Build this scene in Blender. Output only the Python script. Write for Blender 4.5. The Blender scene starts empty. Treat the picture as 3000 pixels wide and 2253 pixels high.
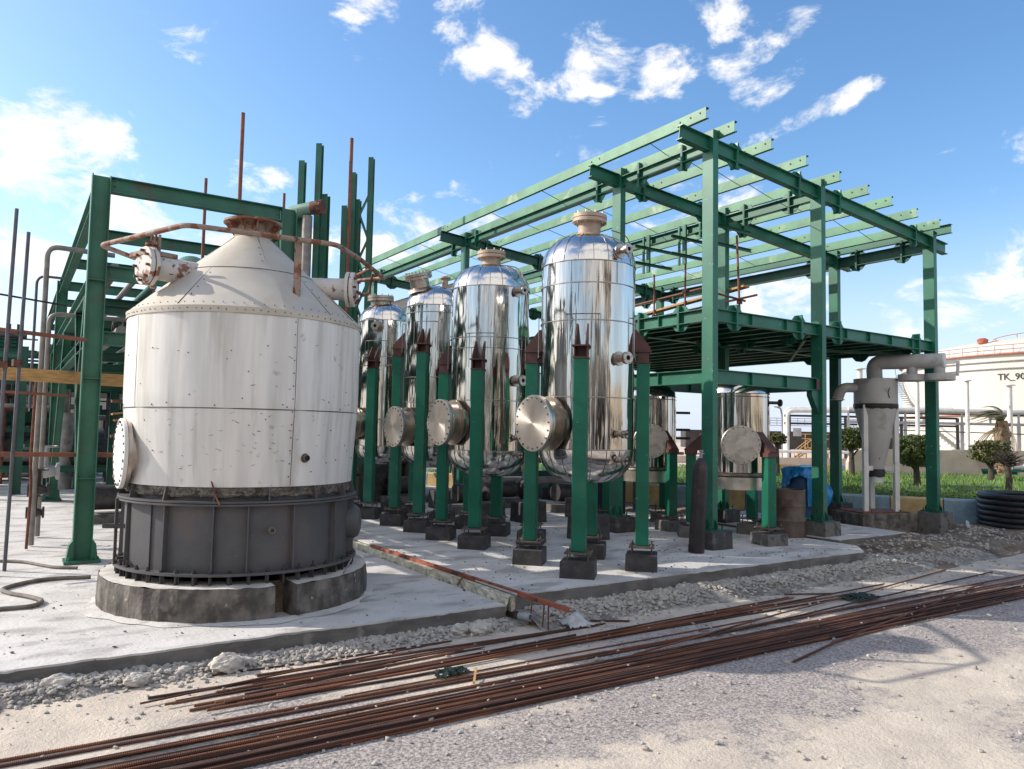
import bpy, bmesh, math, random
import numpy as np
from mathutils import Vector, Matrix, Quaternion
random.seed(7); RNG = np.random.default_rng(7)
SC = bpy.context.scene
COL = SC.collection
R_ = math.radians
PI = math.pi

# ------------------------------------------------------------------ camera
cam_d = bpy.data.cameras.new("camera")
cam = bpy.data.objects.new("camera", cam_d); COL.objects.link(cam)
cam_d.sensor_width = 36.0; cam_d.lens = 26.54; cam_d.clip_end = 3000; cam_d.clip_start = 0.05
_r = Vector((0.83347818, -0.5522377, 0.01864542)); _u = Vector((-0.04938648, -0.04084376, 0.99794427))
_f = Vector((0.55034089, 0.8326856, 0.06131545))
cam.matrix_world = Matrix(((_r.x, _u.x, -_f.x, 0), (_r.y, _u.y, -_f.y, 0), (_r.z, _u.z, -_f.z, 2.1), (0, 0, 0, 1)))
SC.camera = cam

# ------------------------------------------------------------------ light
SUN_EL, SUN_ROT = 32.0, -49.0
SC.view_settings.view_transform = 'Standard'; SC.view_settings.look = 'None'
SC.view_settings.gamma = 1.0; SC.view_settings.use_curve_mapping = False
SC.view_settings.exposure = 0.66
sun_d = bpy.data.lights.new("sun", 'SUN'); sun_d.energy = 3.5; sun_d.angle = R_(0.53); sun_d.color = (1.0, 0.93, 0.82)
sun = bpy.data.objects.new("sun", sun_d); COL.objects.link(sun)
SD = Vector((math.sin(R_(SUN_ROT)) * math.cos(R_(SUN_EL)), math.cos(R_(SUN_ROT)) * math.cos(R_(SUN_EL)), math.sin(R_(SUN_EL))))
sun.rotation_euler = SD.to_track_quat('Z', 'Y').to_euler(); sun.location = SD * 60
SKY_STRENGTH = 0.15

def build_world():
    w = bpy.data.worlds.new("World"); SC.world = w; w.use_nodes = True
    nt = w.node_tree; N = nt.nodes; L = nt.links
    bg = N['Background']; bg.inputs[1].default_value = SKY_STRENGTH
    sk = N.new('ShaderNodeTexSky'); sk.sky_type = 'NISHITA'; sk.sun_disc = False
    sk.sun_elevation = R_(SUN_EL); sk.sun_rotation = R_(SUN_ROT)
    sk.air_density = 1.0; sk.dust_density = 1.0; sk.ozone_density = 1.6
    tc = N.new('ShaderNodeTexCoord')
    def math_(op, a, b=None, c=None, clamp=False):
        n = N.new('ShaderNodeMath'); n.operation = op; n.use_clamp = clamp
        for i, v in enumerate((a, b, c)):
            if v is None: continue
            if isinstance(v, (int, float)): n.inputs[i].default_value = v
            else: L.new(v, n.inputs[i])
        return n.outputs[0]
    # clouds: (azimuth deg from +Y towards +X, elevation deg, half width, half height, tilt, weight)
    CL = CLOUDS_AND_FILL
    tot = None
    for az, el, hw, hh, tilt, wt in CL:
        a, e = R_(az), R_(el)
        c = Vector((math.sin(a) * math.cos(e), math.cos(a) * math.cos(e), math.sin(e)))
        t1 = Vector((math.cos(a), -math.sin(a), 0)); t2 = t1.cross(c) * -1
        t2 = c.cross(t1) * -1
        if t2.z < 0: t2 = -t2
        ct, st = math.cos(R_(tilt)), math.sin(R_(tilt))
        e1 = (t1 * ct + t2 * st) / R_(hw); e2 = (t2 * ct - t1 * st) / R_(hh)
        sub = N.new('ShaderNodeVectorMath'); sub.operation = 'SUBTRACT'
        L.new(tc.outputs['Generated'], sub.inputs[0]); sub.inputs[1].default_value = c
        ds = []
        for ee in (e1, e2):
            dn = N.new('ShaderNodeVectorMath'); dn.operation = 'DOT_PRODUCT'
            L.new(sub.outputs[0], dn.inputs[0]); dn.inputs[1].default_value = ee
            ds.append(dn.outputs['Value'])
        q = math_('MULTIPLY', ds[0], ds[0]); q = math_('MULTIPLY_ADD', ds[1], ds[1], q)
        q = math_('MULTIPLY_ADD', q, -1.0, 1.0); q = math_('MULTIPLY', q, wt); q = math_('MAXIMUM', q, -0.6)
        tot = q if tot is None else math_('MAXIMUM', tot, q)
    mp = N.new('ShaderNodeMapping'); mp.inputs['Scale'].default_value = (1, 1, 1.7); L.new(tc.outputs['Generated'], mp.inputs[0])
    nz = N.new('ShaderNodeTexNoise'); nz.inputs['Scale'].default_value = 10.0; nz.inputs['Detail'].default_value = 13; nz.inputs['Roughness'].default_value = 0.63
    nz.inputs['Distortion'].default_value = 0.35
    L.new(mp.outputs[0], nz.inputs[0])
    nn = math_('MULTIPLY_ADD', nz.outputs['Fac'], 8.0, -4.35)
    v = math_('ADD', tot, nn)
    mr = N.new('ShaderNodeMapRange'); mr.interpolation_type = 'SMOOTHSTEP'
    mr.inputs['From Min'].default_value = 0.0; mr.inputs['From Max'].default_value = 1.35; L.new(v, mr.inputs[0])
    m = mr.outputs[0]
    # cloud body shading
    nz2 = N.new('ShaderNodeTexNoise'); nz2.inputs['Scale'].default_value = 16; nz2.inputs['Detail'].default_value = 6
    L.new(mp.outputs[0], nz2.inputs[0])
    cc = N.new('ShaderNodeMix'); cc.data_type = 'RGBA'
    L.new(nz2.outputs['Fac'], cc.inputs[0]); cc.inputs[6].default_value = (3.6, 3.7, 4.0, 1); cc.inputs[7].default_value = (6.2, 5.95, 5.6, 1)
    mx = N.new('ShaderNodeMix'); mx.data_type = 'RGBA'
    hs = N.new('ShaderNodeHueSaturation'); hs.inputs['Saturation'].default_value = SKY_SAT; hs.inputs['Value'].default_value = 1.0
    L.new(sk.outputs[0], hs.inputs['Color'])
    # pale haze towards the horizon
    sp = N.new('ShaderNodeSeparateXYZ'); L.new(tc.outputs['Generated'], sp.inputs[0])
    hz = N.new('ShaderNodeMapRange'); hz.interpolation_type = 'SMOOTHSTEP'
    for k_, v_ in (('From Min', -.02), ('From Max', .30), ('To Min', .88), ('To Max', 0.0)): hz.inputs[k_].default_value = v_
    L.new(sp.outputs[2], hz.inputs[0])
    hm = N.new('ShaderNodeMix'); hm.data_type = 'RGBA'; L.new(hz.outputs[0], hm.inputs[0]); L.new(hs.outputs[0], hm.inputs[6]); hm.inputs[7].default_value = (3.3, 3.75, 4.7, 1)
    L.new(m, mx.inputs[0]); L.new(hm.outputs[2], mx.inputs[6]); L.new(cc.outputs[2], mx.inputs[7])
    L.new(mx.outputs[2], bg.inputs[0])
SKY_SAT = 1.22
CLOUDS_AND_FILL = [(0.0, 17.4, 4.7, 3.2, -1.1, 1.84), (3.4, 18.1, 3.7, 2.8, -1.1, 1.75), (5.4, 16.1, 6.2, 1.8, 3.9, 1.2), (1.4, 15.4, 5.5, 2.3, -1.1, 1.47), (0.7, 20.6, 2.0, 1.3, -1.1, 0.83), (7.5, 14.0, 8.8, 3.0, -1.1, 1.38), (0.4, 10.3, 4.5, 2.6, -1.1, 1.47), (13.1, 17.1, 3.6, 1.4, -1.1, 0.74), (4.1, 8.4, 7.4, 2.2, -1.1, 0.83), (21.3, 28.7, 2.4, 2.0, -36.1, 0.69), (31.0, 27.3, 3.4, 2.8, -11.1, 0.87), (33.0, 25.6, 2.4, 2.2, -41.1, 0.74), (40.3, 27.3, 3.4, 2.2, -1.1, 0.78), (44.6, 26.2, 2.8, 2.0, -16.1, 0.74), (38.0, 25.1, 1.8, 1.3, 18.9, 0.69), (40.0, 24.1, 1.1, 1.6, -1.1, 0.64), (43.9, 24.3, 3.4, 0.6, 2.9, 0.55), (35.7, 24.8, 1.6, 1.2, -1.1, 0.46), (48.3, 29.1, 2.6, 2.0, -21.1, 0.74), (53.0, 27.0, 4.8, 1.4, 26.9, 0.74), (49.7, 25.8, 1.9, 1.1, 8.9, 0.64), (52.3, 24.2, 4.0, 1.4, 25.9, 1.15), (55.8, 22.3, 5.1, 1.0, 20.9, 1.24), (29.4, 29.8, 1.5, 1.0, -1.1, 0.41), (25.2, 14.7, 4.8, 3.3, -1.1, 1.47), (28.7, 15.5, 3.5, 2.9, -1.1, 1.2), (21.1, 13.8, 7.8, 3.0, -1.1, 0.92), (45.0, 15.9, 7.3, 3.0, -1.1, 0.87), (49.0, 9.8, 5.6, 3.2, -1.1, 1.01), (54.2, 9.6, 4.1, 2.3, 8.9, 1.01), (65.5, 8.9, 6.4, 2.1, 3.9, 1.38), (67.3, 11.1, 3.1, 2.4, 18.9, 0.92), (61.2, 8.0, 4.9, 1.7, -1.1, 1.01), (40.8, 19.9, 2.5, 1.3, -1.1, 0.55), (-158, 30, 48, 26, 0, 2.6), (170, 16, 30, 11, 0, 2.2), (-100, 26, 34, 16, 0, 1.9), (112, 30, 14, 6, 0, 0.6), (-170, 62, 40, 18, 0, 2.2), (-70, 58, 24, 10, 0, 1.2), (130, 14, 18, 6, 0, 1.1), (60, 52, 16, 7, 0, 0.9)]  # big unseen clouds behind the camera and overhead are added for neutral fill light
build_world()

# ------------------------------------------------------------------ materials
def mat(name, col, rough=0.6, metal=0.0, var=0.15, vs=3.0, stretch=(1, 1, 1), col2=None, s2=2.0, t2=(0.5, 0.62), st2=(1, 1, 1),
        col3=None, s3=9.0, t3=(0.6, 0.66), st3=(1, 1, 1), bump=0.0, bs=40.0, bst=(1, 1, 1), bdist=0.01, detail=5, rough2=None, spec=0.5, gen=False, aniso=None, wave=None, island=0.0):
    m = bpy.data.materials.new(name); m.use_nodes = True
    nt = m.node_tree; N = nt.nodes; L = nt.links; b = N['Principled BSDF']
    b.inputs['Roughness'].default_value = rough; b.inputs['Metallic'].default_value = metal
    b.inputs['Specular IOR Level'].default_value = spec
    tc = N.new('ShaderNodeTexCoord'); co = tc.outputs['Object']
    def noise(scale, st, det=detail, rg=0.55):
        mp = N.new('ShaderNodeMapping'); mp.inputs['Scale'].default_value = st; L.new(co, mp.inputs[0])
        n = N.new('ShaderNodeTexNoise'); n.inputs['Scale'].default_value = scale; n.inputs['Detail'].default_value = det
        n.inputs['Roughness'].default_value = rg
        L.new(mp.outputs[0], n.inputs[0]); return n.outputs['Fac']
    def mix(f, a, c):
        n = N.new('ShaderNodeMix'); n.data_type = 'RGBA'
        L.new(f, n.inputs[0])
        for i, v in ((6, a), (7, c)):
            if isinstance(v, tuple): n.inputs[i].default_value = v + (1,)
            else: L.new(v, n.inputs[i])
        return n.outputs[2]
    def ramp(f, a, c):
        n = N.new('ShaderNodeMapRange'); n.inputs['From Min'].default_value = a; n.inputs['From Max'].default_value = c
        n.interpolation_type = 'SMOOTHSTEP'; L.new(f, n.inputs[0]); return n.outputs[0]
    lo = tuple(max(0, c * (1 - var)) for c in col); hi = tuple(min(1, c * (1 + var)) for c in col)
    cur = mix(ramp(noise(vs, stretch), 0.3, 0.7), lo, hi)
    if island:
        g = N.new('ShaderNodeNewGeometry')
        f = N.new('ShaderNodeMath'); f.operation = 'MULTIPLY'; f.inputs[1].default_value = island; L.new(g.outputs['Random Per Island'], f.inputs[0])
        cur = mix(f.outputs[0], cur, col2 if col2 else tuple(c * 0.4 for c in col)); col2 = None if col2 else col2
    if col2: cur = mix(ramp(noise(s2, st2), *t2), cur, col2)
    if col3: cur = mix(ramp(noise(s3, st3, 6), *t3), cur, col3)
    L.new(cur, b.inputs['Base Color'])
    if rough2 is not None:
        n = N.new('ShaderNodeMapRange'); n.inputs['To Min'].default_value = rough; n.inputs['To Max'].default_value = rough2
        n.inputs['From Min'].default_value = .35; n.inputs['From Max'].default_value = .65
        L.new(noise(vs * 2, stretch), n.inputs[0]); L.new(n.outputs[0], b.inputs['Roughness'])
    if bump:
        bp = N.new('ShaderNodeBump'); bp.inputs['Strength'].default_value = bump; bp.inputs['Distance'].default_value = bdist
        L.new(noise(bs, bst, 4), bp.inputs['Height']); L.new(bp.outputs[0], b.inputs['Normal'])
    if wave:
        wv = N.new('ShaderNodeTexWave'); wv.wave_type = 'BANDS'; wv.bands_direction = wave[0]; wv.inputs['Scale'].default_value = wave[1]
        wv.inputs['Distortion'].default_value = 0
        L.new(co, wv.inputs[0])
        bp = N.new('ShaderNodeBump'); bp.inputs['Strength'].default_value = wave[2]; bp.inputs['Distance'].default_value = wave[3]
        L.new(wv.outputs['Fac'], bp.inputs['Height']); L.new(bp.outputs[0], b.inputs['Normal'])
    if aniso:
        b.inputs['Anisotropic'].default_value = aniso[0]
        tg = N.new('ShaderNodeTangent'); tg.direction_type = 'RADIAL'; tg.axis = aniso[1]; L.new(tg.outputs[0], b.inputs['Tangent'])
    return m

GREEN = (0.011, 0.122, 0.072)
M = {}
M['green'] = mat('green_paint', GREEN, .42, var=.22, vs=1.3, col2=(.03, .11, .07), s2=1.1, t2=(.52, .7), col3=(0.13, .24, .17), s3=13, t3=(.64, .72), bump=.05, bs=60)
M['greenA'] = mat('green_paint_post', (0.007, 0.120, 0.072), .42, spec=.3, var=.18, vs=1.6, col2=(0.03, .10, .06), s2=3, t2=(.6, .75), col3=(0.25, .33, .28), s3=17, t3=(.69, .75), bump=.05, bs=50)
M['purlin'] = mat('dusty_green_purlin', (0.07, 0.21, 0.11), .5, var=.2, vs=2.0, col2=(0.30, 0.38, 0.25), s2=1.3, t2=(.58, .70), bump=.08, bs=30)
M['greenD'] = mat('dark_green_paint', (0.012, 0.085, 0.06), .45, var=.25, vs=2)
M['greenB'] = mat('old_green_paint', (0.02, 0.115, 0.07), .5, var=.25, vs=1.5, col2=(0.06, .075, .05), s2=2.2, t2=(.55, .7))
M['primer'] = mat('brown_primer', (0.075, 0.028, 0.022), .6, var=.25, vs=6, bump=.1, bs=60)
M['rust'] = mat('rusty_steel', (0.16, 0.055, 0.028), .8, var=.35, vs=7, col2=(0.05, .025, .02), s2=3, t2=(.5, .65), bump=.3, bs=90)
M['rustpole'] = mat('rusty_scaffold_tube', (0.20, 0.07, 0.035), .7, var=.25, vs=5, col2=(0.08, .035, .03), s2=2.5, t2=(.5, .7), bump=.2, bs=90)
M['rebar'] = mat('rebar_rust', (0.115, 0.042, 0.024), .8, var=.4, vs=1.5, col2=(0.24, .09, .035), s2=1.1, t2=(.55, .68), col3=(.035, .022, .02), s3=2.3, t3=(.55, .7), wave=('X', 28.0, 1.0, .006))
M['rebarB'] = mat('rebar_dark_rust', (0.07, 0.03, 0.02), .8, var=.4, vs=1.5, col2=(0.14, .055, .028), s2=1.3, t2=(.55, .68), wave=('X', 28.0, 1.0, .006))
M['rebarC'] = mat('rebar_bright_rust', (0.21, 0.075, 0.032), .8, var=.35, vs=1.5, col2=(0.09, .04, .025), s2=1.0, t2=(.5, .66), wave=('X', 24.0, 1.0, .006))
M['ringrail'] = mat('flaking_pipe_paint', (0.30, 0.22, 0.17), .75, var=.2, vs=6, col2=(0.19, .07, .035), s2=6, t2=(.47, .56), col3=(.10, .04, .03), s3=12, t3=(.6, .66), bump=.25, bs=60)
M['tank'] = mat('weathered_aluminium', (0.66, 0.635, 0.60), .48, .15, var=.10, vs=2.2, stretch=(3, 3, .25), col2=(0.47, .45, .405), s2=2.0, t2=(.47, .70), st2=(3, 3, .25), col3=(.27, .25, .235), s3=5, t3=(.66, .78), st3=(1, 1, 1), bump=.12, bs=1.6, bdist=.05, rough2=.56)
M['nozpaint'] = mat('chipped_white_nozzle', (.55, .51, .47), .65, .0, var=.1, vs=5, col2=(.22, .10, .06), s2=7, t2=(.56, .62), col3=(.10, .05, .035), s3=14, t3=(.64, .68), bump=.15, bs=60)
M['tankcone'] = mat('dusty_cone_cladding', (0.50, 0.455, 0.385), .6, .15, var=.07, vs=2.0, col2=(0.44, .39, .31), s2=1.5, t2=(.5, .7), bump=.1, bs=2.5, bdist=.02)
M['seam'] = mat('dark_cladding_seam', (0.10, .09, .085), .8, var=.2)  # dark joint lines of the tank cladding
M['darkpole'] = mat('dark_grey_tube', (.10, .10, .115), .55, .3, var=.2, vs=4)
M['rivet'] = mat('dark_rivet', (0.05, .045, .045), .6, var=.2)
M['wool'] = mat('torn_insulation', (0.20, .18, .15), .95, var=.4, vs=18, bump=1.0, bs=25, bdist=.05, col2=(.07, .06, .05), s2=9, t2=(.5, .6))
M['skirt'] = mat('grey_primed_steel', (0.075, 0.074, 0.078), .62, var=.15, vs=2.5, col2=(0.10, .085, .08), s2=2, t2=(.5, .7), col3=(.2, .19, .18), s3=30, t3=(.70, .74), bump=.1, bs=60)
M['mirror'] = mat('polished_stainless', (0.56, 0.53, 0.49), .085, 1.0, var=.14, vs=4.0, stretch=(2, 2, .12), col2=(.34, .315, .285), s2=5, t2=(.50, .72), st2=(1.5, 1.5, .12), bump=.42, bs=2.6, bst=(1, 1, .11), bdist=.05, detail=3)
M['headclad'] = mat('polished_gore_cladding', (0.66, 0.635, 0.60), .14, 1.0, var=.06, vs=1.5, bump=.1, bs=5, bdist=.02)
M['seamst'] = mat('stainless_seam', (0.33, 0.31, 0.29), .3, 1.0, var=.2)
M['brushed'] = mat('brushed_stainless', (0.58, 0.525, 0.475), .32, 1.0, var=.1, vs=3, aniso=(.75, 'X'), col2=(.46, .41, .365), s2=4, t2=(.55, .7))
M['brushed2'] = mat('weathered_stainless', (0.46, 0.42, 0.37), .4, 1.0, var=.2, vs=4, col2=(.30, .27, .24), s2=5, t2=(.5, .7))
M['neck'] = mat('dull_stainless', (0.42, 0.36, 0.31), .38, 1.0, var=.15, vs=5)
M['topnoz'] = mat('dusty_tan_nozzle', (0.36, 0.27, 0.205), .6, .25, var=.15, vs=6, bump=.1, bs=50)
M['darksteel'] = mat('dark_steel', (0.055, .05, .05), .55, .4, var=.3, vs=8)
M['boltsteel'] = mat('bolt_steel', (0.33, .30, .27), .45, .8, var=.3, vs=9)
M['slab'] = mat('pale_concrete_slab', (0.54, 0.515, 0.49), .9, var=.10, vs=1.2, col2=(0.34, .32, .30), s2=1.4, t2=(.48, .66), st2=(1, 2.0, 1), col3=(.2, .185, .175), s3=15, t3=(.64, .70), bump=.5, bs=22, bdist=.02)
M['slabside'] = mat('shaded_wet_slab_side', (0.135, 0.125, 0.115), .95, var=.25, vs=3, stretch=(1, 1, 3), col2=(0.24, .225, .21), s2=4, t2=(.58, .74), bump=.5, bs=14, bdist=.02)  # same concrete as the top; the side's shade is put into this wet tone
M['gap'] = mat('rough_joint_concrete', (0.55, .52, .41), .95, var=.25, vs=8, bump=1.0, bs=16, bdist=.05)
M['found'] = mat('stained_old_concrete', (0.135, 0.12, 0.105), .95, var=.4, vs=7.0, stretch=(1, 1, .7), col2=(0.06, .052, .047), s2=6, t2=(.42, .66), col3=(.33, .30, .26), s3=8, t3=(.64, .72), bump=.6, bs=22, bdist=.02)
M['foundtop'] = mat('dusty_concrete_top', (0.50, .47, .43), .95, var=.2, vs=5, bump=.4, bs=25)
M['ped'] = mat('bitumen_coated_concrete', (0.045, 0.042, 0.043), .75, var=.3, vs=6, col2=(0.11, .10, .095), s2=6, t2=(.58, .7), bump=.3, bs=25)
M['pedg'] = mat('grey_grout_concrete', (0.15, 0.14, 0.13), .9, var=.3, vs=5, col2=(0.07, .065, .06), s2=5, t2=(.5, .62), bump=.4, bs=25)
M['dirt'] = mat('brown_dirt', (0.21, 0.16, 0.115), .98, var=.35, vs=4, col2=(0.09, .07, .045), s2=2.0, t2=(.5, .65), bump=1.0, bs=18, bdist=.04)
M['stone'] = mat('limestone_gravel', (0.44, 0.405, 0.36), .95, var=.15, vs=20, island=.75, col2=(.25, .23, .21), bump=.2, bs=60)
M['rock'] = mat('limestone_rock', (0.50, .46, .41), .95, var=.2, vs=9, col2=(.33, .30, .27), s2=7, t2=(.5, .65), bump=.6, bs=25, bdist=.03)
M['wood'] = mat('scaffold_plank', (0.42, 0.24, 0.09), .75, var=.25, vs=5, stretch=(1, 8, 8), col2=(.26, .14, .06), s2=3, t2=(.55, .7))
M['white'] = mat('white_paint', (0.62, .60, .57), .6, var=.08, vs=4, col2=(.5, .47, .43), s2=3, t2=(.58, .72))
M['cyc'] = mat('dull_grey_paint', (0.42, 0.40, 0.375), .6, var=.1, vs=2.0, stretch=(1, 1, .5), col2=(.27, .25, .225), s2=2.5, t2=(.52, .7), col3=(.16, .14, .13), s3=8, t3=(.69, .73))
M['black'] = mat('black_rubber', (0.018, .018, .02), .5, var=.3, vs=8)
M['orange'] = mat('orange_pipe', (0.50, .16, .055), .6, var=.15)
M['blue'] = mat('blue_plastic_drum', (0.015, .06, .14), .45, var=.2)
M['tarp'] = mat('blue_plastic_sheet', (0.012, .20, .50), .3, var=.2, vs=9, bump=.4, bs=14, bdist=.03)
M['bluebox'] = mat('dark_blue_box', (0.012, .018, .04), .5, var=.2)
M['drum'] = mat('rusty_brown_drum', (0.115, .085, .07), .7, var=.3, vs=4, col2=(.07, .045, .035), s2=3, t2=(.5, .65))
M['cyl'] = mat('dark_gas_bottle', (0.016, .012, .013), .5, var=.5, vs=4, col2=(.09, .035, .03), s2=3.5, t2=(.55, .7))
M['kblue'] = mat('kerb_blue', (0.22, .33, .40), .9, var=.15, vs=4, col2=(.33, .36, .36), s2=5, t2=(.55, .7), bump=.3, bs=25)
M['kyel'] = mat('kerb_yellow', (0.50, .36, .17), .9, var=.15, vs=4, col2=(.42, .35, .24), s2=5, t2=(.55, .7), bump=.3, bs=25)
M['grass'] = mat('grass_blades', (0.12, .24, .03), .7, var=.45, vs=2.5, island=.5, col2=(.16, .19, .04))
M['grassbase'] = mat('grass_ground', (0.08, .15, .025), .9, var=.4, vs=6, col2=(.11, .12, .04), s2=1.0, t2=(.5, .65))
M['leaf'] = mat('hedge_leaf', (0.045, .085, .016), .55, var=.4, vs=5, island=.7, col2=(.11, .12, .03))
M['leaf2'] = mat('olive_leaf', (0.085, .10, .03), .6, var=.4, vs=5, island=.7, col2=(.17, .14, .06))
M['bark'] = mat('dark_bark', (0.06, .048, .038), .9, var=.3, vs=12, bump=.6, bs=30)
M['palmfrond'] = mat('dry_palm_frond', (0.21, .205, .12), .7, var=.3, vs=6)
M['palmdead'] = mat('dead_palm_frond', (0.26, .19, .12), .8, var=.3, vs=6)
M['palmtrunk'] = mat('palm_trunk', (0.24, .16, .10), .9, var=.4, vs=12, bump=.8, bs=18, bdist=.04)
M['tanwall'] = mat('tan_render_wall', (0.52, .425, .35), .95, var=.1, vs=2, col2=(.46, .37, .30), s2=3, t2=(.55, .7), bump=.2, bs=20)
M['bigtank'] = mat('cream_tank_paint', (0.53, .505, .445), .6, var=.05, vs=.3)
M['redlead'] = mat('red_oxide', (0.36, .10, .06), .7, var=.2)
M['text'] = mat('black_lettering', (0.03, .03, .03), .7, var=.1)
M['textw'] = mat('white_lettering', (0.6, .6, .6), .7, var=.1)
M['galv'] = mat('grey_galvanised', (0.30, .30, .31), .5, .4, var=.15, vs=4)
M['lagging'] = mat('grey_pipe_lagging', (0.24, .22, .20), .55, .3, var=.25, vs=4, col2=(.18, .15, .13), s2=3, t2=(.52, .65))
M['pipegreen'] = mat('pale_green_pipe', (0.16, .27, .20), .4, var=.15, vs=4)
M['darkwall'] = mat('dark_building', (0.045, .037, .035), .8, var=.3, vs=.8)
M['brownwall'] = mat('brown_block_wall', (0.17, .13, .105), .95, var=.3, vs=1.5)
M['corr'] = mat('dark_corrugated_roof', (0.11, .095, .075), .7, .2, var=.3, vs=3)
M['orangest'] = mat('ochre_handrail', (0.50, .30, .12), .7, var=.2)
M['tansand'] = mat('pale_sand', (0.52, .44, .36), .98, var=.12, vs=.5)
M['plastic'] = mat('cloudy_plastic', (0.45, .45, .44), .35, var=.2, vs=8, bump=.5, bs=12, bdist=.03)
M['hose'] = mat('grey_hose', (0.14, .12, .10), .7, var=.25, vs=8)
M['redangle'] = mat('red_lead_channel', (0.30, .085, .045), .75, var=.3, vs=4, col2=(.09, .035, .025), s2=3.5, t2=(.52, .6))
M['cloth'] = mat('dark_green_rag', (0.012, .03, .026), .9, var=.4, vs=14)
M['void'] = mat('black_opening', (0.008, .008, .008), .9, var=.1)
M['reflect_tan'] = mat('cream_plant_render', (0.44, .385, .31), .9, var=.25, vs=.4)
M['reflect_grey'] = mat('grey_plant_cladding', (0.20, .19, .18), .8, var=.3, vs=.3)
M['plate'] = mat('dull_base_plate', (.13, .10, .085), .6, .3, var=.3, vs=9, col2=(.06, .04, .035), s2=6, t2=(.5, .65))
M['crumb'] = mat('dark_concrete_crumbs', (.15, .135, .12), .95, var=.3, vs=30, island=.7, col2=(.05, .045, .04))

def road_mat():
    m = bpy.data.materials.new('dusty_asphalt'); m.use_nodes = True
    nt = m.node_tree; N = nt.nodes; L = nt.links; b = N['Principled BSDF']; b.inputs['Roughness'].default_value = .95
    b.inputs['Specular IOR Level'].default_value = .2
    tc = N.new('ShaderNodeTexCoord'); co = tc.outputs['Object']
    def noise(s, det=6, rg=.6, st=(1, 1, 1)):
        mp = N.new('ShaderNodeMapping'); mp.inputs['Scale'].default_value = st; L.new(co, mp.inputs[0])
        n = N.new('ShaderNodeTexNoise'); n.inputs['Scale'].default_value = s; n.inputs['Detail'].default_value = det; n.inputs['Roughness'].default_value = rg
        L.new(mp.outputs[0], n.inputs[0]); return n.outputs['Fac']
    def ramp(f, a, c):
        n = N.new('ShaderNodeMapRange'); n.inputs['From Min'].default_value = a; n.inputs['From Max'].default_value = c
        n.interpolation_type = 'SMOOTHSTEP'; L.new(f, n.inputs[0]); return n.outputs[0]
    def mix(f, a, c):
        n = N.new('ShaderNodeMix'); n.data_type = 'RGBA'; L.new(f, n.inputs[0])
        for i, v in ((6, a), (7, c)):
            if isinstance(v, tuple): n.inputs[i].default_value = v + (1,)
            else: L.new(v, n.inputs[i])
        return n.outputs[2]
    def mth(op, a, c):
        n = N.new('ShaderNodeMath'); n.operation = op
        for i, v in enumerate((a, c)):
            if isinstance(v, (int, float)): n.inputs[i].default_value = v
            else: L.new(v, n.inputs[i])
        return n.outputs[0]
    gravel = mix(ramp(noise(46, 3), .35, .65), (.20, .175, .165), (.47, .42, .39))
    dust = mix(ramp(noise(2.5), .3, .7), (.64, .555, .455), (.50, .43, .36))
    f = noise(.42, 7, .62, (1, 1.5, 1)); f2 = noise(5.0, 7, .7)
    f = mth('ADD', f, mth('MULTIPLY', mth('SUBTRACT', f2, .5), .42))
    # dust gathers along the slab side and the near lane
    sx = N.new('ShaderNodeSeparateXYZ'); L.new(co, sx.inputs[0])
    def near(axis, c0, w, amp):
        d = mth('DIVIDE', mth('SUBTRACT', sx.outputs[axis], c0), w); d = mth('MULTIPLY', d, d)
        return mth('MULTIPLY', mth('MAXIMUM', mth('SUBTRACT', 1.0, d), 0.0), amp)
    f = mth('ADD', f, near(1, 6.5, .75, .11)); f = mth('ADD', f, near(1, 3.2, 1.2, .10)); f = mth('ADD', f, near(0, 0.0, 1.6, .14))
    f = mth('SUBTRACT', f, near(1, 4.7, .6, .13))
    cur = mix(ramp(f, .46, .60), gravel, dust)
    cur = mix(ramp(noise(14, 6, .7, (1, 2, 1)), .64, .72), cur, (.30, .26, .23))
    cur = mix(ramp(noise(1.1, 5), .68, .74), cur, (.15, .135, .13))
    L.new(cur, b.inputs['Base Color'])
    bp = N.new('ShaderNodeBump'); bp.inputs['Strength'].default_value = .9; bp.inputs['Distance'].default_value = .02
    h = mth('ADD', noise(34, 5, .7), mth('MULTIPLY', noise(3, 4), 1.5))
    L.new(h, bp.inputs['Height']); L.new(bp.outputs[0], b.inputs['Normal'])
    return m
M['road'] = road_mat()

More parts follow.
